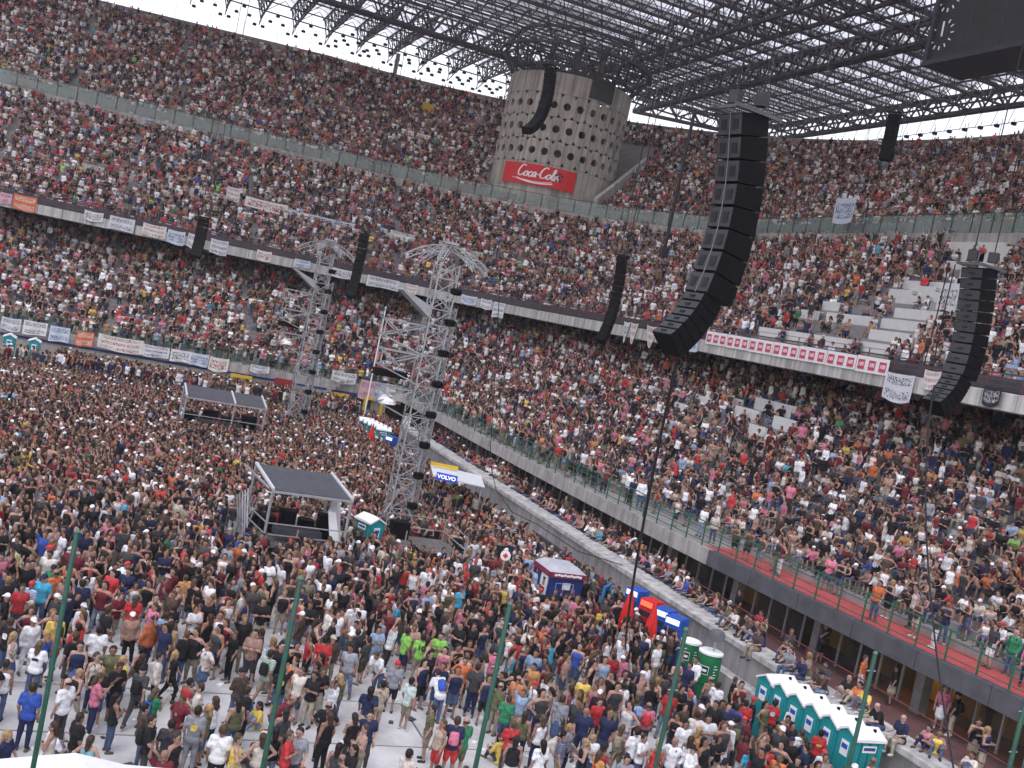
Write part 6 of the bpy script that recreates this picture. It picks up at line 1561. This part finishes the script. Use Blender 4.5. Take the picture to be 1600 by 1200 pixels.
# upper tier
def cv_u(p, u, k):
    if not vis(p): return True
    if (p.x-TWX)**2+(p.y-TWY)**2 < (TWR+.6)**2: return True
    if -.122 < u-TH < .112 and k < 26: return True
    return u < -70
rows = [(k, (lambda u, k=k: upd(k)), upz(k), upd(k)) for k in range(UP_N)]
A = tier_crowd(rows, .41, lambda u, k: .97*AIS(u+4, 48), lambda u, k: .5+.4*noise1(u*.7, k*.8), cv_u); crowd('upper_tier_crowd', 'dense crowd of spectators in the steep top tier below the roof', 'crowd', *A, .95)

# ------------------------------------------------------------------ the pitch crowd: nearest ones are individuals, the rest one mass
OB = [(6.2, 11.4, 40.7, 44.2), (5.9, 11.6, 66.6, 70.0), (13.6, 16.9, 41.5, 45.4), (14.2, 15.9, 46.9, 48.5), (14.1, 15.8, 75.5, 77.1), (18.2, 20.8, 36.5, 39.3), (21.4, 24, 22.2, 28.0), (20.4, 23, 28.6, 31.9), (21.5, 23, 32.5, 37), (12.0, 13.1, 42.6, 44.0), (17.5, 21.7, 50.5, 54), (19.9, 22, 72, 78), (-6, -2.5, 84.5, 86), (20.4, 21.1, 32.4, 33.1), (20.4, 21.1, 34.2, 35.0), (-1.6, 3.6, 15, 18.9)]
CLEAR = [(8.9, 27.0, 1.3), (9.6, 25.0, 1.3), (8.3, 23.4, 1.1), (10.2, 29.3, .9), (6.6, 29.8, .9), (11.3, 26.0, 1.0), (5.2, 27.6, .8), (20.0, 27.8, 1.2), (19.2, 29.6, 1.0), (16.4, 24.0, 1.1), (20.4, 25.6, .8), (17.2, 26.0, .8), (3.6, 26.0, .7), (2.6, 30.4, .8), (7.6, 31.6, .7)]
def blocked(x, y):
    for a, b, c, d in OB:
        if a < x < b and c < y < d: return True
    for cx_, cy_, r_ in CLEAR:
        if (x-cx_)**2+(y-cy_)**2 < r_*r_: return True
    xm = 22.3 if y < 44 else 21.9
    if y > 84.2 and -7 < x < -1.8: return True
    if x > xm and y < 79: return True
    return y > 87 or (x > 24.5)
grid = {}
def near_free(x, y, md):
    i, j = int(x//.6), int(y//.6)
    for a in (-1, 0, 1):
        for b in (-1, 0, 1):
            for (px_, py_) in grid.get((i+a, j+b), ()):
                if (px_-x)**2+(py_-y)**2 < md*md: return False
    return True
def occupy(x, y): grid.setdefault((int(x//.6), int(y//.6)), []).append((x, y))
for h_ in HAND: occupy(h_[0], h_[1])
def dens(x, y):
    D = math.hypot(x, y); d = float(np.interp(D, [18, 23, 26, 30, 34, 39, 46, 55, 80], [.10, .20, .36, .85, 1.7, 2.8, 3.4, 3.8, 3.9]))
    cl = .5+.5*math.sin(x*1.15+1.1*math.sin(y*.6))*math.sin(y*.95+.9*math.sin(x*.7)+1)
    if D < 40: d *= .15+1.5*cl
    if 16.5 < x < 22 and 22 < y < 33: d *= 1.5
    return min(d, 3.9)
F_ALL = []
tries = RNG.uniform([-24, 19], [24.6, 87.5], (60000, 2)); lev = RNG.uniform(0, 3.9, 60000)
for (x, y), l in zip(tries, lev):
    if x < -3-.26*(y-20) : continue
    if l > dens(x, y) or blocked(x, y): continue
    if not near_free(x, y, .42 if y < 45 else .33): continue
    occupy(x, y); F_ALL.append((x, y))
F_ALL.sort(key=lambda p: math.hypot(p[0], p[1]))
NI = max(0, 300-len(HAND)-len(LEDGE)-len(WALK)); NEAR, FAR = F_ALL[:NI], F_ALL[NI:]
n = len(FAR); crowd('pitch_crowd', 'dense standing crowd spread across the pitch behind the nearest people', 'crowd', [(x, y, .87 if (y > 83 and x < 21.5) else .03) for x, y in FAR], [RNG.normal(2.6, .9) if RNG.random() < .7 else RNG.uniform(0, 6.28) for _ in range(n)], [False]*n, tops=TOPP)

TB = ['white', 'black', 'black', 'charcoal', 'brown', 'black', 'black', 'black', 'black', 'charcoal', 'navy', 'cream', 'red', 'navy', 'grey', 'cream', 'charcoal', 'lightblue', 'pink', 'brown', 'olive', 'orange', 'blue', 'maroon', 'yellow', 'green', 'white', 'beige']
BB = ['denim', 'denim', 'denim', 'black', 'charcoal', 'khaki', 'beige', 'navy', 'lightdenim', 'white']
random.seed(23)
def rand_person(x, y, z, rz, poses, group):
    f = random.random() < .42
    top = random.choice(['tank', 'tank', 'tee', 'tee']) if f else random.choice(['tee']*6+['long', 'tank', 'none'])
    bot = random.choice(['trousers', 'trousers', 'shorts', 'skirt']) if f and poses is not SITP else random.choice(['trousers', 'trousers', 'shorts'])
    person(x, y, z, rz, top, random.choice(TB), bot, random.choice(BB), random.choice(['long', 'long', 'long', 'blond']) if f else random.choice(['short']*5+['cap', 'bald']), random.choice(poses), random.choice([None]*9+['black backpack', 'dark strap', 'blue backpack']), group)
for h_ in HAND:
    x, y, top, tc, bot, bc, hair, pose = h_[:8]; ex = h_[8] if len(h_) > 8 else None
    away = math.atan2(y, x)-math.pi/2
    rz = away+random.uniform(-.9, .9) if ex or random.random() < .55 else random.uniform(0, 6.28)
    if ex == 'number': rz = away
    person(x, y, .03, rz, top, tc, bot, bc, hair, pose, ex)
STP = ['stand', 'stand', 'folded', 'hips', 'phone', 'walk', 'stand', 'wave', 'bend', 'step']
SITP = ['sit', 'sit', 'sitlean', 'sitclap']
for x, y in NEAR: rand_person(x, y, .03, random.uniform(0, 6.28), STP if random.random() < .93 else ['floor'], 'people standing on the pitch')
for x, y, z, rz, ps in LEDGE: rand_person(x, y, z, rz, SITP if ps == 'sit' else [str(ps)], 'people sitting on the ledge' if z > 1.1 else 'people on the track behind the ledge')
for x, y, z, rz in WALK: rand_person(x, y, z, rz, ['stand', 'folded', 'hips', 'stand'], 'people on the red walkway')

# labels that tell the individuals apart: look first, then where they are
PX = [(.38, 16.08), (3.45, 14.85), (6.69, 14.61), (9.62, 14.15), (13.25, 13.83)]
PA = [math.atan2(a, b) for a, b in PX]
WH = ['left of first pole', 'between first and second poles', 'between second and third poles', 'between third and fourth poles', 'between fourth pole and toilets', 'right of fifth pole']
def desc(p):
    n_ = lambda c: CNAME.get(c, c)
    pose = {'floor': 'sitting with knees up', 'bend': 'bending forward', 'phone': 'with hand raised to the face', 'wave': 'with one arm up', 'cheer': 'with both arms up', 'walk': 'walking', 'hips': 'with hands on hips', 'folded': 'with folded arms', 'step': 'with one foot up'}.get(p['pose'], '')
    top = 'shirtless person' if p['top'] == 'none' else 'person in %s %s' % (n_(p['tc']), TOPN[p['top']])
    s = top+(' and ' if p['top'] != 'none' else ' in ')+n_(p['bc'])+' '+p['bot']
    ex = {'number': 'with number 10'}.get(p['extra'], '' if not p['extra'] else 'with '+({'dark strap': 'dark shoulder bag'}.get(p['extra'], p['extra'])))
    hair = {'long': 'long dark hair', 'blond': 'fair hair', 'cap': '%s cap' % p['cap'], 'bald': 'balding', 'short': ''}[p['hair']]
    return s, [t for t in (ex, hair, pose) if t]
for p in PEOPLE:
    a = math.atan2(p['x'], p['y'])
    if 'track' in p['group']: p['where'] = 'on the track under the slab'
    elif 'ledge' in p['group']: p['where'] = 'on the concrete ledge'
    elif 'walkway' in p['group']: p['where'] = 'on the red walkway'
    else: p['where'] = WH[sum(a > q for q in PA)]
    p['d'] = math.hypot(p['x'], p['y']); s, ex = desc(p); p['s'] = s; p['ex'] = ex; p['az'] = a
from collections import defaultdict
gr = defaultdict(list)
for p in PEOPLE:
    L = [p['s'], p['where']]
    for e in p['ex']:
        if len((' '.join(L)+' '+e).split()) <= 16: L.insert(len(L)-1, e)
    p['lb'] = ', '.join(L); gr[p['lb']].append(p)
for lb, L in gr.items():
    if len(L) > 1:
        L.sort(key=lambda p: p['d'])
        ob = ['nearest of %d', 'second nearest of %d', 'third nearest of %d', 'fourth nearest of %d', 'fifth nearest of %d', 'sixth nearest of %d']
        for i, p in enumerate(L): p['lb'] = ', '.join([p['s'], p['where'], ob[min(i, 5)] % len(L)]); p['lb'] = p['lb'] if len(p['lb'].split()) <= 16 else p['lb'].replace(' alike', '').replace('person in ', '')
for p in PEOPLE: tag(p['o'], p['lb'], 'person', p['group'])

# ------------------------------------------------------------------ litter on the pitch cover
lt = MB(); random.seed(5)
for _ in range(420):
    D = random.uniform(21, 42); a = random.uniform(-.05, .72); x, y = D*math.sin(a), D*math.cos(a)
    if x > 22: continue
    k = random.random(); lt.m = 0 if k < .6 else (1 if k < .85 else 2); sz = random.uniform(.04, .13)
    lt.box((x, y, .045+.01*random.random()), (sz, sz*random.uniform(.3, .9), .008+.02*random.random()), random.uniform(0, 3))
tag(lt.build('litter', [WHITEF, DARKPANEL, mat('red paper', (.4, .06, .05), .8)]), 'scraps of paper and cups strewn on the pitch cover', 'litter', kind='stuff')
# ------------------------------------------------------------------ thin summer haze
hz = MB(); hz.box((0, 0, 26), (430, 430, 27.2)); hzm = bpy.data.materials.new('haze'); hzm.use_nodes = True; t = hzm.node_tree; t.nodes.clear()
ho = t.nodes.new('ShaderNodeOutputMaterial'); pv = t.nodes.new('ShaderNodeVolumePrincipled'); pv.inputs['Color'].default_value = (.93, .94, 1, 1); pv.inputs['Density'].default_value = .00030
t.links.new(pv.outputs[0], ho.inputs['Volume']); tag(hz.build('haze', hzm), kind='stuff')
